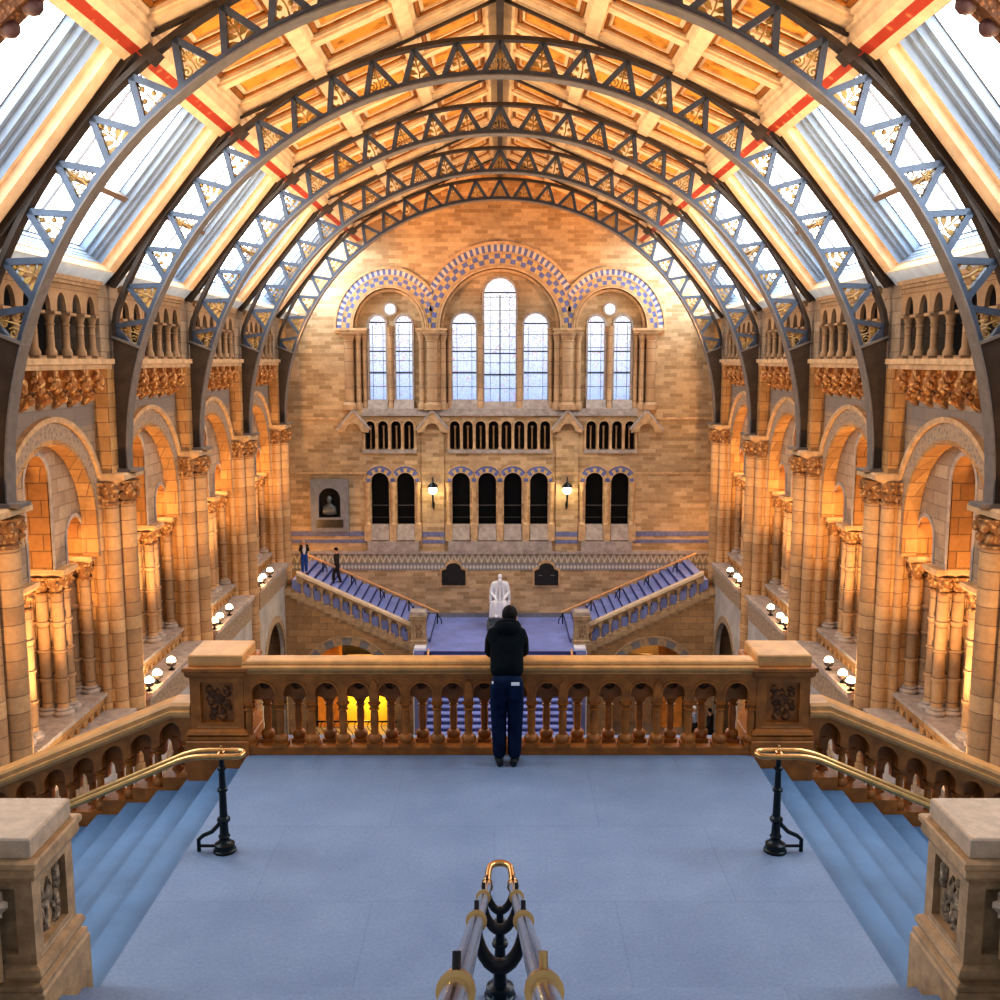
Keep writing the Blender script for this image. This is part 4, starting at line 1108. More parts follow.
# piers between the storeys, with gabled hoods on top
for sx in (-1, 1):
    side = 'left' if sx < 0 else 'right'
    p = struct(MB().box(*sorted((sx*2.70,sx*3.76)),YE-.12,YE+.1,-4.8,1.1).build('trim_wall_pier', M['end_brick']))
    for z0, z1 in ((-4.08,-3.84),(-4.42,-4.24)): MB().box(*sorted((sx*2.69,sx*3.77)),YE-.135,YE-.1,z0,z1).build('blue_band', M['blue_glaze'], p)
    MB().box(*sorted((sx*2.66,sx*3.80)),YE-.16,YE-.1,-1.04,-.94).build('string', M['trim_stone'], p)
    for x, lab in ((3.23,'inner'),(7.0,'outer')):
        t = thing('gabled_hood', 'little stone gabled hood over the wall pier, %s, %s side of the end wall' % (lab, side), 'hood', (sx*x,YE,1.0))
        g = MB(); hx = sx*x
        pts = [(hx-.72,1.16),(hx,2.0),(hx+.72,1.16),(hx+.72,.98),(hx+.42,.88),(hx+.42,1.1)]+[(hx+.34*cos(PI*k/8),1.1+.36*sin(PI*k/8)) for k in range(9)]+[(hx-.42,1.1),(hx-.42,.88),(hx-.72,.98)]
        L_ = [(hx-.72,.98)]+[(hx-.36*cos(PI*k/10),1.05+.38*sin(PI*k/10)) for k in range(11)]+[(hx+.72,.98)]
        U_ = [(hx-.72+.72*k/6, 1.16+.84*k/6) for k in range(7)]+[(hx+.72*k/6, 2.0-.84*k/6) for k in range(1,7)]
        g.band(L_, U_, XZ, YE-.34, YE+.02); g.build('gable', M['trim_stone'], t)
        c = MB()
        for q in (-1,1): c.bar((hx+q*.78,1.12),(hx,2.06),.09,(YE-.40,YE+.02),XZ)
        c.build('gable_coping', M['trim_grey'], t)
        if x > 5: MB().box(hx-.45,hx+.45,YE-.1,YE+.02,1.7,2.05).build('pedestal_block', M['trim_stone'], t)
# dwarf galleries
for nm, xs in (('left',dcx[:4]),('middle',dcx[4:12]),('right',dcx[12:])):
    x0, x1 = xs[0]-.31, xs[-1]+.31; xm = (x0+x1)/2
    t = thing('dwarf_gallery', 'row of small stone arches with paired colonnettes under the %s windows of the end wall' % nm, 'arcade', (xm,YE,.03))
    MB().box(x0-.05,x1+.05,YE-.12,YE+.3,-.02,.16).build('sill', M['trim_grey'], t)
    bk = MB(); bk.box(x0-.1,x1+.1,YE+.42,YE+.5,.1,1.6); bk.build('dark_back', M['void_shade'], t)
    rg = MB()
    for x in xs: rg.band(ell(x,.24,1.28,.24,12), ell(x,.30,1.28,.30,12), XZ, YE-.05, YE+.05)
    rg.build('arch_rings', M['trim_stone'], t)
    for i in range(len(xs)+1):
        x = x0+.62*i; c = MB()
        c.lathe([(.10,.16),(.10,.22),(.07,.27),(.065,1.05),(.075,1.07),(.08,1.26),(.09,1.30)], (x,YE-.02,0), 8); c.build('colonnette', M['trim_stone'], t)
    for x in xs:
        c = MB(); c.lathe([(.07,.16),(.045,.24),(.04,1.1),(.07,1.28)], (x,YE+.32,0), 8); c.build('rear_colonnette', M['trim_stone'], t)
# lower round-headed openings
for nm, sel in (('left pair of',LOWX[:2]),('middle four',LOWX[2:6]),('right pair of',LOWX[6:])):
    x0, x1 = sel[0][0]-.62, sel[-1][0]+.62; xm = (x0+x1)/2
    t = thing('arched_opening', '%s dark round-headed openings under blue and tan arches' % nm, 'arcade', (xm,YE,-4.3))
    bl, tn, st = MB(), MB(), MB()
    for x, h in sel:
        half = .63
        kp = lambda c, x=x, half=half: abs(c-x) < half
        vring([bl, tn], x, h+.03, h+.03, h+.22, h+.22, 11, -1.4, YE-.03, YE+.02, kp)
        vring([bl, bl], x, h+.23, h+.23, h+.32, h+.32, 11, -1.4, YE-.03, YE+.02, kp)
        st.band(ell(x,h,-1.4,h,16), ell(x,h+.035,-1.4,h+.035,16), XZ, YE-.05, YE+.05)
        st.band(ell(x,h+.32,-1.4,h+.32,16), ell(x,h+.37,-1.4,h+.37,16), XZ, YE-.05, YE+.02)
        MB().box(x-h,x+h,YE+.34,YE+.38,-3.55,-.9).build('dark_glass', M['dark_glass'], t)
        bb = MB(); bb.box(x-h,x+h,YE+.30,YE+.35,-2.62,-2.58); bb.box(x-h,x+h,YE+.30,YE+.35,-3.2,-3.18); bb.build('glazing_bar', M['dark_frame'], t)
        sb = MB(); sb.frustum(x, YE+.12, h, .30, -4.25, h, .12, -3.5); sb.build('sloping_sill', M['trim_grey'], t)
    bl.build('blue_voussoirs', M['blue_glaze_pale'], t); tn.build('tan_voussoirs', M['tan_glaze'], t); st.build('arch_rolls', M['trim_stone'], t)
    px = [sel[0][0]-.60]+[(sel[i][0]+sel[i+1][0])/2 for i in range(len(sel)-1)]+[sel[-1][0]+.60]
    for x in px:
        c = MB(); c.box(x-.17,x+.17,YE-.14,YE+.2,-4.3,-3.5); c.lathe([(.17,-3.5),(.15,-3.42),(.115,-3.38),(.115,-1.85),(.13,-1.82),(.12,-1.78),(.18,-1.5),(.2,-1.42)], (x,YE-.0,0), 10)
        c.build('column', M['trim_stone'], t)
    MB().box(x0,x1,YE-.16,YE+.1,-4.8,-4.3).build('sill_block', M['trim_grey'], t)
# lanterns
for sx in (-1, 1):
    side = 'left' if sx < 0 else 'right'; x, y, z = sx*3.22, YE-.5, -1.75
    t = thing('wall_lantern', 'lit globe wall lantern on the %s pier of the end wall' % side, 'lantern', (x,YE-.12,z))
    MB().ball((x,y,z), .21, 14, 9).build('globe', M['globe_glow'], t)
    c = MB(); c.lathe([(.27,.14),(.2,.26),(.06,.36),(.02,.44),(.05,.48),(.0,.56)], (x,y,z), 10); c.tube([(x,y+.38,z+.6),(x,y+.1,z+.56),(x,y,z+.45)], .025, 6); c.build('crown', M['cast_iron'], t)
    b = MB(); b.tube([(x,YE-.12,z-.95),(x,YE-.25,z-.85),(x,y,z-.45),(x,y,z-.2)], [.03,.05,.04,.05], 8); b.ball((x,YE-.18,z-.72), .1, 8, 6, .7, .7, 1.8); b.build('bracket', M['cast_iron'], t)
# memorial niche with bust
t = thing('memorial_niche', 'grey slate memorial frame with arched niche on the end wall', 'memorial', (-8.2,YE,-3.8))
NX = -8.22
MB().archwall(-9.13,-7.31,-3.80,-1.28,[(NX,.52,-3.1,-2.2,.52)],XZ,YE-.30,YE+.02,n=16).build('slab', M['slate_frame'], t)
mb = MB(); mb.prism([(NX-.52,-3.1)]+[(NX-.52*cos(PI*k/16), -2.2+.52*sin(PI*k/16)) for k in range(17)]+[(NX+.52,-3.1)], XZ, YE-.02, YE+.0); mb.build('niche', M['void_shade'], t)
MB().box(NX-.64,NX+.64,YE-.36,YE-.1,-3.6,-3.16).build('inscription_block', M['bronze_dark'], t)
MB().box(NX-.68,NX+.68,YE-.40,YE-.1,-3.2,-3.1).build('shelf', M['slate_frame'], t)
# memorial plaques
for sx in (-1, 1):
    side = 'left' if sx < 0 else 'right'; x = sx*2.27
    t = thing('memorial_plaque', 'dark bronze plaque with arched top, %s of the statue' % side, 'plaque', (x,YE,-6.5))
    pl = lambda e: [(x-.58-e,-6.5-e),(x-.58-e,-5.78+e),(x-.36-e*.4,-5.70+e)]+[(x-(.36+e*.4)*cos(PI*k/10), -5.66+e+(.26+e*.5)*sin(PI*k/10)) for k in range(11)]+[(x+.36+e*.4,-5.70+e),(x+.58+e,-5.78+e),(x+.58+e,-6.5-e)]
    MB().prism(pl(.09), XZ, YE-.05, YE+.02).build('stone_surround', M['trim_stone'], t)
    MB().prism(pl(0), XZ, YE-.10, YE+.02).build('bronze_panel', M['bronze_dark'], t)
    if sx > 0:
        r = MB()
        for q in (-.3,.3): r.box(x+q-.09,x+q+.09,YE-.11,YE-.09,-6.02,-5.99)
        r.build('metal_fleck', M['slate_frame'], t)

# ================================================================== far staircase
ZL = -8.12
o = struct(MB().box(-3.75,3.75,42.2,48.0,-12.6,ZL).build('floor_far_landing', M['far_step_blue']), 'blue carpeted landing before the statue', 'landing')
MB().box(-3.3,3.3,42.17,42.21,ZL-.16,ZL-.03).build('riser', M['far_riser_shade'], o)
mb, rs = MB(), MB()
for k in range(1, 27):
    y1 = 42.2-.32*(k-1); z = ZL-.168*k
    mb.box(-2.95,2.95,y1-.32,y1,max(-12.6,z-.5),z); rs.box(-2.95,2.95,y1-.33,y1-.318,z-.168,z-.05)
o = struct(mb.build('floor_main_stair', M['far_step_blue']), 'broad blue stair rising to the statue landing', 'stairs'); rs.build('stair_riser', M['far_riser_shade'], o)
for sx in (-1, 1):
    side = 'left' if sx < 0 else 'right'
    # upper flight along the end wall
    mb, rs = MB(), MB(); n = 17; rise = .1676; tr_ = .36; XS = 3.15
    for k in range(n):
        x0 = XS+tr_*k; z = ZL+rise*(k+1)
        mb.box(*sorted((sx*x0,sx*(x0+tr_))),43.55,48.0,z-.9,z)
        rs.box(*sorted((sx*(x0-.012),sx*(x0+.03))),43.55,48.0,z-rise,z-rise*.35)
    o = struct(mb.build('floor_far_flight', M['far_step_blue']), 'blue upper flight climbing %s along the end wall' % side, 'stairs')
    rs.build('stair_riser', M['far_riser_shade'], o)
    # brick wall under the flight, with arch
    nb = 12
    wl = MB()
    F = lambda a,b,d: (sx*a, d, b)
    ac, ah, azs = 6.85, 1.75, -9.95
    def topz(a): return ZL-.28+(a-3.75)*rise/tr_
    pts = [(ac-ah*cos(PI*i/20), azs+ah*sin(PI*i/20)) for i in range(21)]
    seq = [(3.75,-12.6),(ac-ah,-12.6)]
    def col(a0,b0,a1,b1):
        z0, z1 = max(-12.6,topz(a0)), topz(a1)
        for d in (43.4,43.75): wl.add([F(a0,b0,d),F(a1,b1,d),F(a1,min(z1,-5.6) if a1 < 9.3 else -5.55,d),F(a0,min(z0,-5.6) if a0 < 9.3 else -5.55,d)], [(0,1,2,3)])
    col(3.75,-12.6,ac-ah,-12.6)
    for i in range(20): col(*pts[i],*pts[i+1])
    for i in range(20): wl.add([F(*pts[i],43.4),F(*pts[i+1],43.4),F(*pts[i+1],44.6),F(*pts[i],44.6)], [(0,1,2,3)])
    for e in (-1,1): wl.add([F(ac+e*ah,-12.6,43.4),F(ac+e*ah,azs,43.4),F(ac+e*ah,azs,44.6),F(ac+e*ah,-12.6,44.6)], [(0,1,2,3)])
    col(ac+ah,-12.6,9.3,-12.6); col(9.3,-12.6,10.4,-12.6)
    wo = struct(wl.build('wall_stair_%s' % side, M['stair_brick']), 'brick wall with round arch under the %s flight' % side, 'wall')
    bl, tn = MB(), MB()
    for i in range(15):
        t0, t1 = PI*i/15, PI*(i+1)/15
        P = [(sx*(ac-ah*cos(t)), azs+ah*sin(t)) for t in (t0,(t0+t1)/2,t1)]+[(sx*(ac-(ah+.34)*cos(t)), azs+(ah+.34)*sin(t)) for t in (t1,(t0+t1)/2,t0)]
        (bl if i % 2 else tn).prism(P, XZ, 43.36, 43.45)
    bl.build('grey_voussoirs', M['slate_frame'], wo); tn.build('stone_voussoirs', M['stair_stone'], wo)
    MB().band([(sx*(ac-(ah+.34)*cos(PI*i/20)), azs+(ah+.34)*sin(PI*i/20)) for i in range(21)], [(sx*(ac-(ah+.42)*cos(PI*i/20)), azs+(ah+.42)*sin(PI*i/20)) for i in range(21)], XZ, 43.33, 43.45).build('arch_roll', M['stair_stone'], wo)
    MB().box(*sorted((sx*5.0,sx*8.8)),47.3,47.5,-12.6,-8.0).build('passage_back', M['dusk_wall'], wo)
    if sx < 0: MB().box(-7.4,-4.9,45.1,45.2,-12.6,-10.2).build('passage_hoarding', M['yellow_wall'], wo)
    ob = MB(); ob.box(*sorted((sx*7.3,sx*7.42)),44.7,44.8,-12.6,-8.6); ob.box(*sorted((sx*7.42,sx*8.5)),44.9,45.0,-12.6,-8.3); ob.build('passage_panel', M['timber_orange'], wo)
    ob = MB(); ob.box(*sorted((sx*5.2,sx*7.2)),45.6,45.8,-12.6 if sx > 0 else -9.9,-9.3); ob.build('passage_shelf', M['pale_wood'], wo)
    # stepped stone course under the balustrade
    sm = MB()
    for k in range(n):
        x0 = 3.95+tr_*k*.985; z = ZL-.05+rise*(k+1)
        sm.box(*sorted((sx*x0,sx*(x0+tr_))),43.3,43.5,z-.42,z-.16)
    sm.build('stepped_course', M['stair_stone'], wo)
    t = raked('far_stair_balustrade', 'stone arcaded balustrade of the far %s flight' % side, 'x', (sx*3.98,43.55,ZL-.10), 5.05, rise/tr_, -.14, .14, M['stair_stone'], M['stair_rail_stone'], pitch=.43, h=1.0, sgn=sx, hrail=.15, step=tr_)
    # newel post
    newel('far_newel', 'square stone newel with carved panel at the foot of the far %s flight' % side, sx*3.64, 43.5, ZL-.6, dict(p=.40,d=.33,c=.40,s=.34,z0=ZL+.02,z1=ZL+.2,z2=ZL+1.1,z3=ZL+1.3,z4=ZL+1.48),
          (M['stair_stone'], M['trim_grey'], M['carved_pale']), [('y',-1)], (sx*3.64,43.5,ZL-.6))
    newel('stair_foot_newel', 'pale stone pier flanking the broad blue stair on its %s' % side, sx*3.50, 42.55, -12.6, dict(p=.31,d=.25,c=.30,s=.26,z0=-9.6,z1=-9.5,z2=-8.35,z3=-8.2,z4=-8.02),
          (M['marble'], M['marble'], M['marble']), [('y',-1)], (sx*3.50,42.55,-12.6))
    MB().tube([(sx*3.1,42.0,-8.0),(sx*3.1,34,-11.9)], .05, 8).build('brass_stair_rail', M['copper_rail'])
    tag(bpy.context.scene.collection.objects[-1] if False else [q for q in COL.objects if q.name.startswith('brass_stair_rail')][-1], 'brass rail down the %s edge of the broad blue stair' % side, 'handrail')
    # pale newel lower down the main stair
    newel('stair_foot_newel', 'white stone post at the foot of the broad stair, %s side' % side, sx*3.45, 37.4, -12.6, dict(p=.36,d=.29,c=.34,s=.30,z0=-12.3,z1=-12.1,z2=-10.6,z3=-10.45,z4=-10.3),
          (M['marble'], M['marble'], M['marble']), [('y',-1)], (sx*3.45,37.4,-12.6))
    # copper handrail on posts, wall side of the flight
    t = thing('copper_handrail', 'copper handrail above the blue steps of the far %s flight' % side, 'handrail', (sx*6,46.4,-6.5))
    MB().tube([(sx*9.25,46.4,-4.62),(sx*3.05,46.4,-7.42),(sx*2.9,46.4,-7.47)], .05, 8).build('rail', M['copper_rail'], t)
    for q in range(5):
        a = 2.98+1.35*q; zt = -7.45+max(0,(a-2.98))*.4515; zb = ZL+max(0,(a-2.8))*rise/tr_
        p = MB(); p.tube([(sx*a,46.4,zt),(sx*a,46.4,zb)], .03, 6); p.tube([(sx*a,46.4,zb+.45),(sx*(a-.18),46.4,zb+.2),(sx*(a-.2),46.4,zb)], .025, 6); p.build('post', M['cast_iron'], t)
plain('trim_dummy', (.4,.3,.2))
# glass barrier line behind the landing and black fence in the left passage
t = thing('iron_fence', 'low black iron fence before the yellow passage under the left flight', 'fence', (-6.6,42.9,-12.6))
MB().box(-8.6,-4.6,42.88,42.92,-11.62,-11.55).build('top_rail', M['cast_iron'], t)
MB().box(-8.6,-4.6,42.88,42.92,-12.5,-12.45).build('bottom_rail', M['cast_iron'], t)
for i in range(14):
    x = -8.5+.3*i; MB().tube([(x+.13*sin(j*PI/4), 42.9, -12.45+.11*j) for j in range(9)], .018, 5).build('scroll_bar', M['cast_iron'], t)
# ================================================================== figures
def skin_mesh(name, nodes_, edges, mat, root=0, sub=2):
    me = bpy.data.meshes.new(name+'_cage')
    me.from_pydata([n[0] for n in nodes_], edges, [])
    o = bpy.data.objects.new(name+'_cage', me); COL.objects.link(o)
    md = o.modifiers.new('s', 'SKIN'); md.use_smooth_shade = True
    if not me.skin_vertices:
        bm = bmesh.new(); bm.from_mesh(me); bm.verts.layers.skin.verify(); bm.to_mesh(me); bm.free()
    sv = me.skin_vertices[0].data
    for i, n in enumerate(nodes_):
        r = n[1]; sv[i].radius = (r, r) if not isinstance(r, tuple) else r
        sv[i].use_root = (i == root)
    ss = o.modifiers.new('d', 'SUBSURF'); ss.levels = sub; ss.render_levels = sub
    dg = bpy.context.evaluated_depsgraph_get()
    out = bpy.data.meshes.new_from_object(o.evaluated_get(dg))
    out.name = name
    bpy.data.objects.remove(o); bpy.data.meshes.remove(me)
    out.materials.clear(); out.materials.append(mat)
    for p in out.polygons: p.use_smooth = True
    return out
class Fig:
    def __init__(s): s.n = []; s.e = []; s.ix = {}
    def add(s, key, p, r, par=None):
        s.ix[key] = len(s.n); s.n.append((Vector(p), r))
        if par is not None: s.e.append((s.ix[par], s.ix[key]))
        return s
def hand(f, wrist_key, pw, dirv, palm_n, side, curl=.5, s=1.0):
    """palm and five fingers; dirv = pointing direction, palm_n = direction the palm faces"""
    d = Vector(dirv).normalized(); n = Vector(palm_n).normalized(); lat = d.cross(n).normalized()*side
    pw = Vector(pw); pc = pw+d*.045*s
    f.add(wrist_key+'_palm', pc, (.034*s,.018*s), wrist_key)
    for i, (off, ln) in enumerate(((-.028,.068),(-.009,.078),(.010,.073),(.028,.058))):
        b = pc+d*.045*s+lat*off*s
        f.add('%s_k%d' % (wrist_key,i), b, .0095*s, wrist_key+'_palm')
        m = b+(d*cos(curl*.7)+n*sin(curl*.7))*ln*.5*s
        e = m+(d*cos(curl*1.7)+n*sin(curl*1.7))*ln*.5*s
        f.add('%s_m%d' % (wrist_key,i), m, .0085*s, '%s_k%d' % (wrist_key,i)); f.add('%s_e%d' % (wrist_key,i), e, .0072*s, '%s_m%d' % (wrist_key,i))
    b = pc-d*.012*s-lat*.032*s
    f.add(wrist_key+'_t0', b, .011*s, wrist_key+'_palm')
    f.add(wrist_key+'_t1', b+(d*.6-lat*.7+n*.3).normalized()*.032*s, .0105*s, wrist_key+'_t0')
    f.add(wrist_key+'_t2', b+(d*.6-lat*.7+n*.3).normalized()*.032*s+(d*.9+n*.4).normalized()*.026*s, .008*s, wrist_key+'_t1')
def head_nodes(f, neck, c, fwd, up, s=1.0):
    """skull, jaw, nose and ears around centre c"""
    c = Vector(c); fw = Vector(fwd).normalized(); u = Vector(up).normalized(); lat = fw.cross(u)
    f.add('jaw', c-u*.075*s+fw*.012*s, (.058*s,.066*s), neck)
    f.add('face', c-u*.01*s+fw*.006*s, (.074*s,.088*s), 'jaw')
    f.add('skull', c+u*.055*s-fw*.006*s, (.074*s,.092*s), 'face')
    f.add('crown', c+u*.105*s-fw*.006*s, (.045*s,.055*s), 'skull')
    f.add('nose', c-u*.015*s+fw*.098*s, .013*s, 'face'); f.add('nose2', c-u*.03*s+fw*.112*s, .011*s, 'nose')
    for q in (-1,1): f.add('ear%d' % q, c-u*.01*s+lat*.082*s*q-fw*.01*s, .016*s, 'face')
def face_parts(parent, c, fwd, up, s=1.0):
    c = Vector(c); fw = Vector(fwd).normalized(); u = Vector(up).normalized(); lat = fw.cross(u)
    e = MB()
    for q in (-1,1): e.ball(c+u*.008*s+fw*.086*s+lat*.032*q*s, .011*s, 8, 6)
    e.build('eyes', M['hair_dark'], parent)
    m = MB(); m.tube([c-u*.062*s+fw*.082*s+lat*.024*s, c-u*.066*s+fw*.09*s, c-u*.062*s+fw*.082*s-lat*.024*s], .006*s, 6); m.build('mouth', M['skin'], parent)
def hair_cap(parent, c, fwd, up, mat, s=1.0, low=-.03):
    c = Vector(c); fw = Vector(fwd).normalized(); u = Vector(up).normalized(); lat = fw.cross(u)
    mb = MB(); seg, rings = 16, 9; vs = []; fs = []; rr = random.Random(3)
    for i in range(rings+1):
        t = PI*.74*i/rings
        for j in range(seg):
            p = 2*PI*j/seg
            front = cos(p)
            lim = t if front < .2 else t*(1-.52*(front-.2)/.8)
            q = Vector((sin(lim)*cos(p)*.107, sin(lim)*sin(p)*.088, cos(lim)*.104))*(1+.04*rr.random())*s
            vs.append(c+fw*(q.x-.012*s)+lat*q.y+u*(q.z+.045*s))
    for i in range(rings):
        for j in range(seg):
            k = (j+1) % seg; fs.append((i*seg+j,i*seg+k,(i+1)*seg+k,(i+1)*seg+j))
    mb.add(vs, fs, True); return mb.build('hair', mat, parent)
def shoe_mb(a, d, s=1.0):
    a = Vector(a); d = Vector(d).normalized(); mb = MB()
    f = [(-.075,.036,.05),(-.05,.042,.062),(0,.043,.064),(.06,.047,.05),(.12,.05,.036),(.165,.042,.03),(.19,.022,.022)]
    lat = Vector((d.y,-d.x,0)); vs = []; fs = []; seg = 10
    for x, wd, h in f:
        for j in range(seg):
            t = 2*PI*j/seg; z = h*.5*(1+sin(t)) if True else 0
            vs.append(Vector((a.x,a.y,0))+d*x*s+lat*wd*s*cos(t)+Vector((0,0,max(.002,z*1.5*s))))
    for i in range(len(f)-1):
        for j in range(seg):
            k = (j+1) % seg; fs.append((i*seg+j,i*seg+k,(i+1)*seg+k,(i+1)*seg+j))
    fs += [tuple(range(seg)), tuple((len(f)-1)*seg+j for j in range(seg))]
    mb.add(vs, fs, True); return mb

def person(name, label, base, J, mats, fwd, hood=False, paper=False, skirt=False):
    """J: joint dict in local coordinates (z up, faces +y unless posed). mats: body,jacket,trousers,shoe,hair"""
    t = thing(name, label, 'person', base)
    S = J.get('s', 1.0)
    f = Fig()
    f.add('pelvis', J['pelvis'], (.13,.10)); f.add('waist', J['waist'], (.125,.09), 'pelvis'); f.add('chest', J['chest'], (.155,.105), 'waist')
    f.add('neckbase', J['neckbase'], (.075,.06), 'chest'); f.add('neck', J['neck'], .052, 'neckbase')
    head_nodes(f, 'neck', J['head'], J['look'], J['headup'])
    for q, sd in (('l',-1),('r',1)):
        f.add(q+'sh', J[q+'sh'], .058, 'chest'); f.add(q+'el', J[q+'el'], .042, q+'sh'); f.add(q+'wr', J[q+'wr'], .027, q+'el')
        hand(f, q+'wr', J[q+'wr'], J[q+'hd'], J[q+'pn'], sd, J.get('curl',.5))
        f.add(q+'hip', J[q+'hip'], .082, 'pelvis'); f.add(q+'kn', J[q+'kn'], .056, q+'hip'); f.add(q+'an', J[q+'an'], .038, q+'kn'); f.add(q+'toe', J[q+'toe'], .03, q+'an')
    body = skin_mesh('body', f.n, f.e, mats['body'])
    inst('body', body, t, (0,0,0))
    head = thing; hp = t
    face_parts_local(hp, J['head'], J['look'], J['headup']); hair_local(hp, J['head'], J['look'], J['headup'], mats['hair'])
    # jacket
    g = Fig()
    hem = Vector(J['pelvis'])*.75+Vector(J['waist'])*.25
    g.add('hem', Vector(J['pelvis'])+Vector((0,-.005,-.005)), (.205,.15)); g.add('waist', J['waist'], (.195,.145), 'hem'); 
    g.add('mid', (Vector(J['waist'])+Vector(J['chest']))/2, (.20,.15), 'waist'); g.add('chest', J['chest'], (.19,.145), 'mid'); g.add('nb', J['neckbase'], (.10,.085), 'chest')
    for q in 'lr':
        g.add(q+'sh', J[q+'sh'], .078, 'chest'); g.add(q+'ua', (Vector(J[q+'sh'])+Vector(J[q+'el']))/2, .067, q+'sh'); g.add(q+'el', J[q+'el'], .062, q+'ua')
        g.add(q+'fa', (Vector(J[q+'el'])+Vector(J[q+'wr']))/2, .054, q+'el')
        g.add(q+'wr', Vector(J[q+'wr'])*.97+Vector(J[q+'el'])*.03, .041, q+'fa')
    jk = inst('jacket', skin_mesh('jacket', g.n, g.e, mats['jacket']), t, (0,0,0))
    if hood:
        hb = MB(); c = Vector(J['neckbase'])+Vector((0,-.085,.005))
        hb.ball(c, .138, 14, 9, 1.1, .72, .8); hb.tube([c+Vector((.12*cos(PI*k/10),.05*sin(-PI*k/10)+.05, .085*sin(PI*k/10)-.02+.03)) for k in range(11)], .035, 8)
        hb.build('hood', mats['jacket'], jk, local=True)
    # trousers
    g = Fig(); g.add('pelvis', Vector(J['pelvis'])+Vector((0,0,.10)), (.185,.135))
    g.add('seat', Vector(J['pelvis'])+Vector((0,-.012,-.07)), (.19,.15), 'pelvis')
    for q in 'lr':
        hp_, kn, an = Vector(J[q+'hip']), Vector(J[q+'kn']), Vector(J[q+'an'])
        g.add(q+'hip', hp_-Vector((0,0,.10)), .112, 'seat'); g.add(q+'th', hp_*.45+kn*.55, .104, q+'hip'); g.add(q+'kn', kn, .09, q+'th'); g.add(q+'ca', kn*.5+an*.5, .084, q+'kn'); g.add(q+'an', an+Vector((0,0,-.035)), .076, q+'ca')
    tro = inst('trousers', skin_mesh('trousers', g.n, g.e, mats['trousers']), t, (0,0,0))
    for q in 'lr':
        a = J[q+'an']; d = Vector(J[q+'toe'])-Vector(a); d.z = 0
        shoe_mb(a, d).build('shoe', mats['shoe'], t, local=True)
    return t, jk, tro
def face_parts_local(t, c, fwd, up):
    n0 = len(COL.objects)
    c = Vector(c); fw = Vector(fwd).normalized(); u = Vector(up).normalized(); lat = fw.cross(u)
    e = MB()
    for q in (-1,1): e.ball(c+u*.008+fw*.084+lat*.032*q, .011, 8, 6)
    e.build('eyes', M['hair_dark'], t, local=True)
    m = MB(); m.tube([c-u*.062+fw*.076+lat*.024, c-u*.066+fw*.085, c-u*.062+fw*.076-lat*.024], .006, 6); m.build('mouth', M['lip'], t, local=True)
def hair_local(t, c, fwd, up, mat):
    o = hair_cap(None, c, fwd, up, mat); o.parent = t
plain('lip', (.40,.16,.13), .5, var=.1)
# --- the visitor leaning on the balustrade
JA = dict(pelvis=(0,-.02,.98), waist=(0,.05,1.12), chest=(0,.18,1.34), neckbase=(.01,.27,1.475), neck=(.016,.33,1.505), head=(.035,.40,1.55), look=(.1,1,-.22), headup=(0,.28,1),
    lsh=(-.165,.20,1.425), lel=(-.195,.36,1.16), lwr=(-.06,.55,1.15), lhd=(1,.35,-.05), lpn=(0,0,-1),
    rsh=(.165,.20,1.425), rel=(.195,.36,1.16), rwr=(.07,.52,1.155), rhd=(-1,.45,-.05), rpn=(0,0,-1), curl=.4,
    lhip=(-.088,-.015,.93), lkn=(-.088,.03,.50), lan=(-.080,.0,.10), ltoe=(-.095,.15,.04),
    rhip=(.088,-.015,.93), rkn=(.092,.02,.50), ran=(.082,.0,.10), rtoe=(.10,.15,.04))
t, jk, tro = person('person', 'person in black hooded jacket and blue jeans leaning on the balustrade', (.075,10.52,0), JA,
    dict(body=M['skin'], jacket=M['jacket_black'], trousers=M['denim'], shoe=M['shoe_black'], hair=M['hair_dark']), (0,1,0), hood=True)
pk = MB(); pk.box(.045,.135,-.158,-.150,.955,.99); pk.build('paper_in_pocket', M['paper_white'], tro, local=True)
pk = MB(); pk.box(-.165,-.145,-.125,-.110,.962,.985); pk.build('belt_tag', M['paper_white'], tro, local=True)
bk = MB(); 
for x in (-.08,.08):
    bk.prism([(x-.06,.93),(x+.06,.93),(x+.06,.83),(x,.79),(x-.06,.83)], lambda a,b,d: (a,d,b), -.156, -.148)
bk.build('back_pocket', M['denim'], tro, local=True)
# --- two visitors on the far left flight
JB = dict(JA); JB.update(pelvis=(0,0,.98), waist=(0,.005,1.12), chest=(0,.01,1.34), neckbase=(0,.0,1.47), neck=(0,.01,1.53), head=(0,.03,1.63), look=(.25,1,-.05), headup=(0,.05,1),
    lsh=(-.17,0,1.42), lel=(-.22,.10,1.17), lwr=(-.07,.24,1.40), lhd=(.35,.2,1), lpn=(0,-1,0), rsh=(.17,0,1.42), rel=(.22,.10,1.17), rwr=(.07,.24,1.40), rhd=(-.35,.2,1), rpn=(0,-1,0), curl=.7,
    lan=(-.09,.0,.09), ran=(.09,.03,.09), lkn=(-.09,.02,.5), rkn=(.09,.04,.5))
tB, jk, tro = person('person', 'person in white shirt and jeans with hands raised, standing atop the far left flight', (-8.97,45.0,-8.12+.1676*17), JB,
    dict(body=M['skin'], jacket=M['coat_dark'], trousers=M['jeans_blue'], shoe=M['shoe_black'], hair=M['hair_grey']), (0,1,0))
tB.scale = (.9,.9,.9); tB.rotation_euler = (0,0,math.radians(195))
sf = MB(); sf.ball((0,.075,1.22), .15, 12, 9, .8, .55, 1.7); sf.build('shirt_front', M['shirt_white'], jk, local=True)
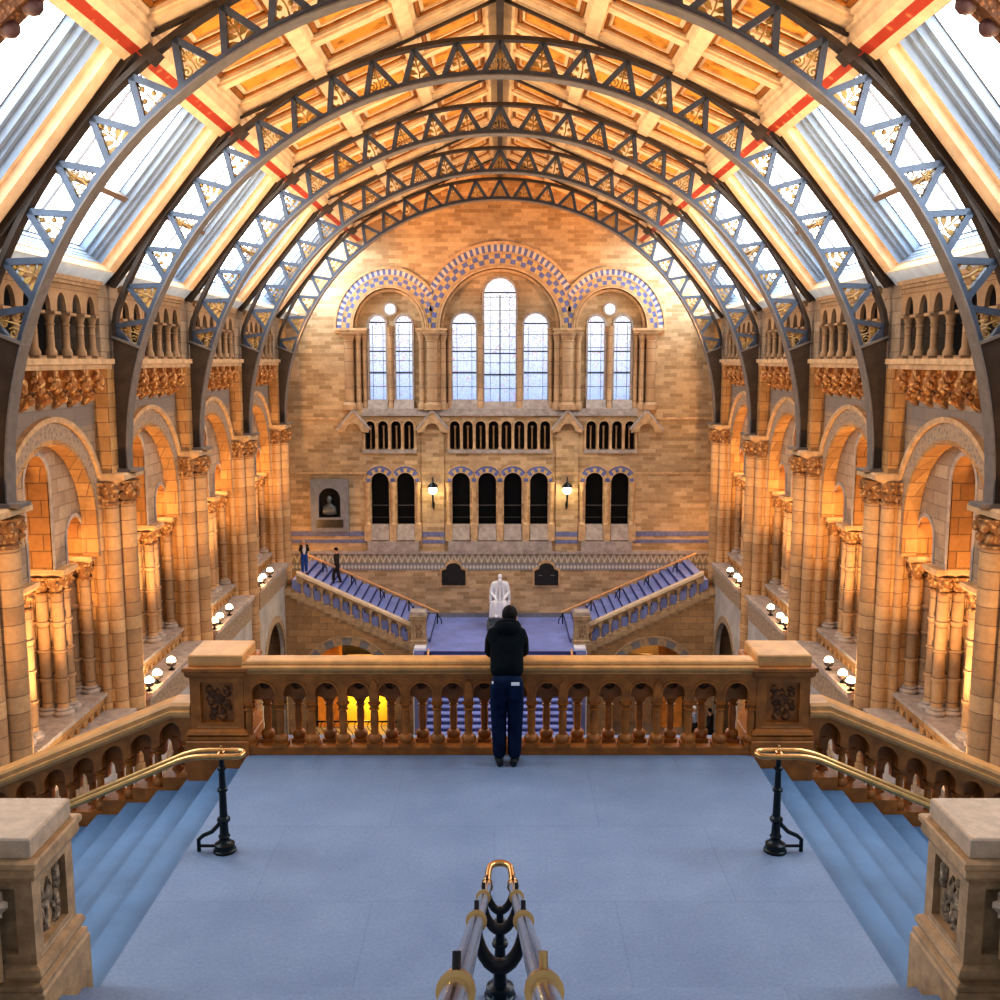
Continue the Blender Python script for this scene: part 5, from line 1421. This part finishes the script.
JC = dict(JB); JC.update(lel=(-.22,-.02,1.14), lwr=(-.23,.06,.90), lhd=(0,.2,-1), lpn=(1,0,0), rel=(.22,-.02,1.14), rwr=(.23,.06,.90), rhd=(0,.2,-1), rpn=(-1,0,0), lan=(-.09,.18,.09), lkn=(-.09,.14,.5), ltoe=(-.09,.33,.04), ran=(.09,-.15,.1), rkn=(.09,-.02,.5), rtoe=(.1,0,.04))
k = 12; zf = -8.12+.1676*(k+1)
tC, jk, tro = person('person', 'person in dark coat climbing the blue steps beside the copper rail', (-(3.15+.36*(k+.5)),46.0,zf), JC,
    dict(body=M['skin'], jacket=M['coat_dark'], trousers=M['coat_dark'], shoe=M['shoe_black'], hair=M['hair_dark']), (0,1,0))
tC.scale = (.95,.95,.95); tC.rotation_euler = (0,0,math.radians(90))
# --- visitors on the hall floor, glimpsed between the balusters
tD, jk, tro = person('person', 'person in pale blue shirt walking on the hall floor, seen between balusters', (8.68,42.8,-12.6), JC,
    dict(body=M['skin'], jacket=M['shirt_blue'], trousers=M['coat_dark'], shoe=M['shoe_black'], hair=M['shirt_white']), (0,1,0))
tD.rotation_euler = (0,0,math.radians(40))
tE, jk, tro = person('person', 'person in dark clothes on the hall floor beside the one in pale blue', (9.30,42.5,-12.6), JC,
    dict(body=M['skin'], jacket=M['coat_dark'], trousers=M['coat_dark'], shoe=M['shoe_black'], hair=M['hair_dark']), (0,1,0))
tE.rotation_euler = (0,0,math.radians(60))
# ------------------------------------------------------------------ seated marble statue
sy, sz = 46.2, ZL
t = thing('seated_statue', 'white marble statue of a seated bearded figure on the far landing', 'statue', (0,sy,sz))
pl = MB(); pl.stack(0, sy, [(.62,sz),(.62,sz+.12),(.56,sz+.16),(.52,sz+.2),(.50,sz+.45),(.55,sz+.50),(.55,sz+.56)], 1.25); pl.build('plinth', M['slate_bronze'], t)
ch = MB(); zs0 = sz+.56
ch.box(-.44,.44,sy+.0,sy+.56,zs0,zs0+.62); ch.box(-.44,.44,sy+.42,sy+.56,zs0+.6,zs0+1.35)
for q in (-1,1): ch.box(q*.44-.06,q*.44+.06,sy-.15,sy+.5,zs0,zs0+.92)
ch.build('chair', M['marble'], t)
f = Fig(); z = zs0
f.add('pelvis',(0,.15,.74),(.30,.22)); f.add('waist',(0,.14,1.02),(.30,.21),'pelvis'); f.add('chest',(0,.12,1.36),(.33,.21),'waist'); f.add('nb',(0,.07,1.62),(.17,.13),'chest'); f.add('neck',(0,.04,1.70),.09,'nb')
head_nodes(f,'neck',(0,.0,1.86),(0,-1,-.15),(0,-.1,1),1.3)
f.add('beard',(0,-.12,1.68),(.085,.06),'jaw'); f.add('beard2',(0,-.13,1.54),(.06,.04),'beard')
for q, sd in (('l',-1),('r',1)):
    f.add(q+'sh',(sd*.32,.10,1.48),.13,'chest'); f.add(q+'el',(sd*.42,.05,1.06),.115,q+'sh'); f.add(q+'wr',(sd*.22,-.32,.92),.07,q+'el')
    hand(f,q+'wr',(sd*.22,-.32,.92),(-sd*.3,-1,-.2),(0,0,-1),sd,.5,1.25)
    f.add(q+'hip',(sd*.17,.0,.72),.16,'pelvis'); f.add(q+'kn',(sd*.21,-.42,.70),.15,q+'hip'); f.add(q+'an',(sd*.18,-.44,.10),.11,q+'kn'); f.add(q+'toe',(sd*.2,-.66,.06),.07,q+'an')
me = skin_mesh('figure', f.n, f.e, M['marble']); inst('figure', me, t, (0,0,.56))
rb = MB()   # long coat falling over the knees and shins
rb.add([(-.46,-.30,.70),(-.1,-.54,.74),(.1,-.54,.74),(.46,-.30,.70),(.50,-.30,.02),(.16,-.54,.02),(-.16,-.54,.02),(-.50,-.30,.02),(-.44,.2,.76),(.44,.2,.76)], [(0,1,6,7),(1,2,5,6),(2,3,4,5),(0,8,9,3,2,1)], True)
for x in (-.40,-.3,.3,.40): rb.tube([(x,-.40,.72),(x*1.06,-.45,.35),(x*1.10,-.45,.02)], [.06,.07,.08], 8)
for x in (-.12,.0,.12): rb.tube([(x,-.15,1.5),(x*1.4,-.2,1.1),(x*1.8,-.3,.8)], [.03,.05,.05], 8)
rb.v = [(x,y,zz+.56) for x,y,zz in rb.v]; rb.build('coat_skirt', M['marble'], t, local=True)
# dark base slab
# ------------------------------------------------------------------ bust in the niche
f = Fig(); f.add('b',(0,0,.05),(.30,.14)); f.add('c',(0,0,.30),(.30,.15),'b'); f.add('nb',(0,-.02,.48),(.11,.1),'c'); f.add('neck',(0,-.03,.55),.08,'nb')
head_nodes(f,'neck',(0,-.05,.72),(0,-1,0),(0,0,1),1.25)
for q in (-1,1): f.add('s%d' % q,(q*.24,0,.34),.11,'c')
t = thing('portrait_bust', 'dark bronze portrait bust inside the slate memorial niche', 'bust', (NX,YE-.26,-3.1))
inst('bust_figure', skin_mesh('bust_figure', [(p*1.25, (r[0]*1.25, r[1]*1.25) if isinstance(r, tuple) else r*1.25) for p, r in f.n], f.e, M['slate_bronze']), t, (0,0,0))

# ================================================================== light
wd = bpy.data.worlds.new('world'); sc.world = wd; wd.use_nodes = True
bg = wd.node_tree.nodes['Background']; bg.inputs[0].default_value = (.72,.84,1,1); bg.inputs[1].default_value = .5
def light(name, kind, loc, power, color, **kw):
    l = bpy.data.lights.new(name, kind); l.energy = power; l.color = color
    for k, v in kw.items():
        if hasattr(l, k): setattr(l, k, v)
    o = bpy.data.objects.new(name, l); COL.objects.link(o); o.location = loc
    return o
WARM = (1,.54,.22)
for sx in (-1, 1):
    for b in range(-1, 4):
        yc = RIBY[0]+3.14+6.28*b
        light('flood_light', 'POINT', (sx*9.3, yc-2.2, -3.95), 90, WARM, shadow_soft_size=.12)
        o = light('flood_light', 'SPOT', (sx*9.30, yc-2.5, -4.0), 1900, WARM, shadow_soft_size=.15, spot_size=math.radians(70), spot_blend=.6)
        d = Vector((sx*10.25, yc+1.6, 1.4))-o.location; o.rotation_euler = d.to_track_quat('-Z','Y').to_euler()
        light('recess_light', 'POINT', (sx*11.8, yc+.2, -1.2), 70, WARM, shadow_soft_size=.2)
        light('niche_light', 'POINT', (sx*10.9, yc+1.4, -.1), 60, WARM, shadow_soft_size=.1)
    for b in range(-2, 5):  # unseen lamps added to warm the ceiling and upper end wall
        yc = RIBY[0]+3.14+6.28*b if b < 4 else 43.2
        o = light('added_uplight', 'SPOT', (sx*9.45, yc, 4.62), 2500 if b < 3 else (1200 if b == 3 else 3400), (1,.71,.40) if b < 4 else (1,.38,.05), shadow_soft_size=.25, spot_size=math.radians(95 if b < 4 else 46), spot_blend=.8)
        d = Vector((0, yc-(1.2 if b == 3 else 0), 12.2) if b < 4 else (0, 48, 11.6))-o.location; o.rotation_euler = d.to_track_quat('-Z','Y').to_euler()
    o = light('gallery_light', 'POINT', (sx*9.5, 45.6, -3.6), 110, WARM, shadow_soft_size=.15)
    light('lantern_light', 'POINT', (sx*3.22, YE-.8, -1.75), 55, (1,.75,.35), shadow_soft_size=.2)
light('passage_light', 'POINT', (-6.2,44.3,-10.6), 260, (1,.72,.2), shadow_soft_size=.3)
light('passage_light', 'POINT', (6.9,45.8,-9.4), 120, (1,.6,.2), shadow_soft_size=.3)
# render settings that are the script's to choose
sc.cycles.use_denoising = True
sc.cycles.max_bounces = 6; sc.cycles.diffuse_bounces = 4; sc.cycles.glossy_bounces = 3
sc.cycles.sample_clamp_indirect = 6
sc.view_settings.view_transform = 'Standard'
sc.view_settings.look = 'None'
for _l in ('Standard - Medium High Contrast', 'Medium High Contrast'):
    try: sc.view_settings.look = _l; break
    except TypeError: pass
print('LOOK', sc.view_settings.look)
sc.view_settings.exposure = 0.03
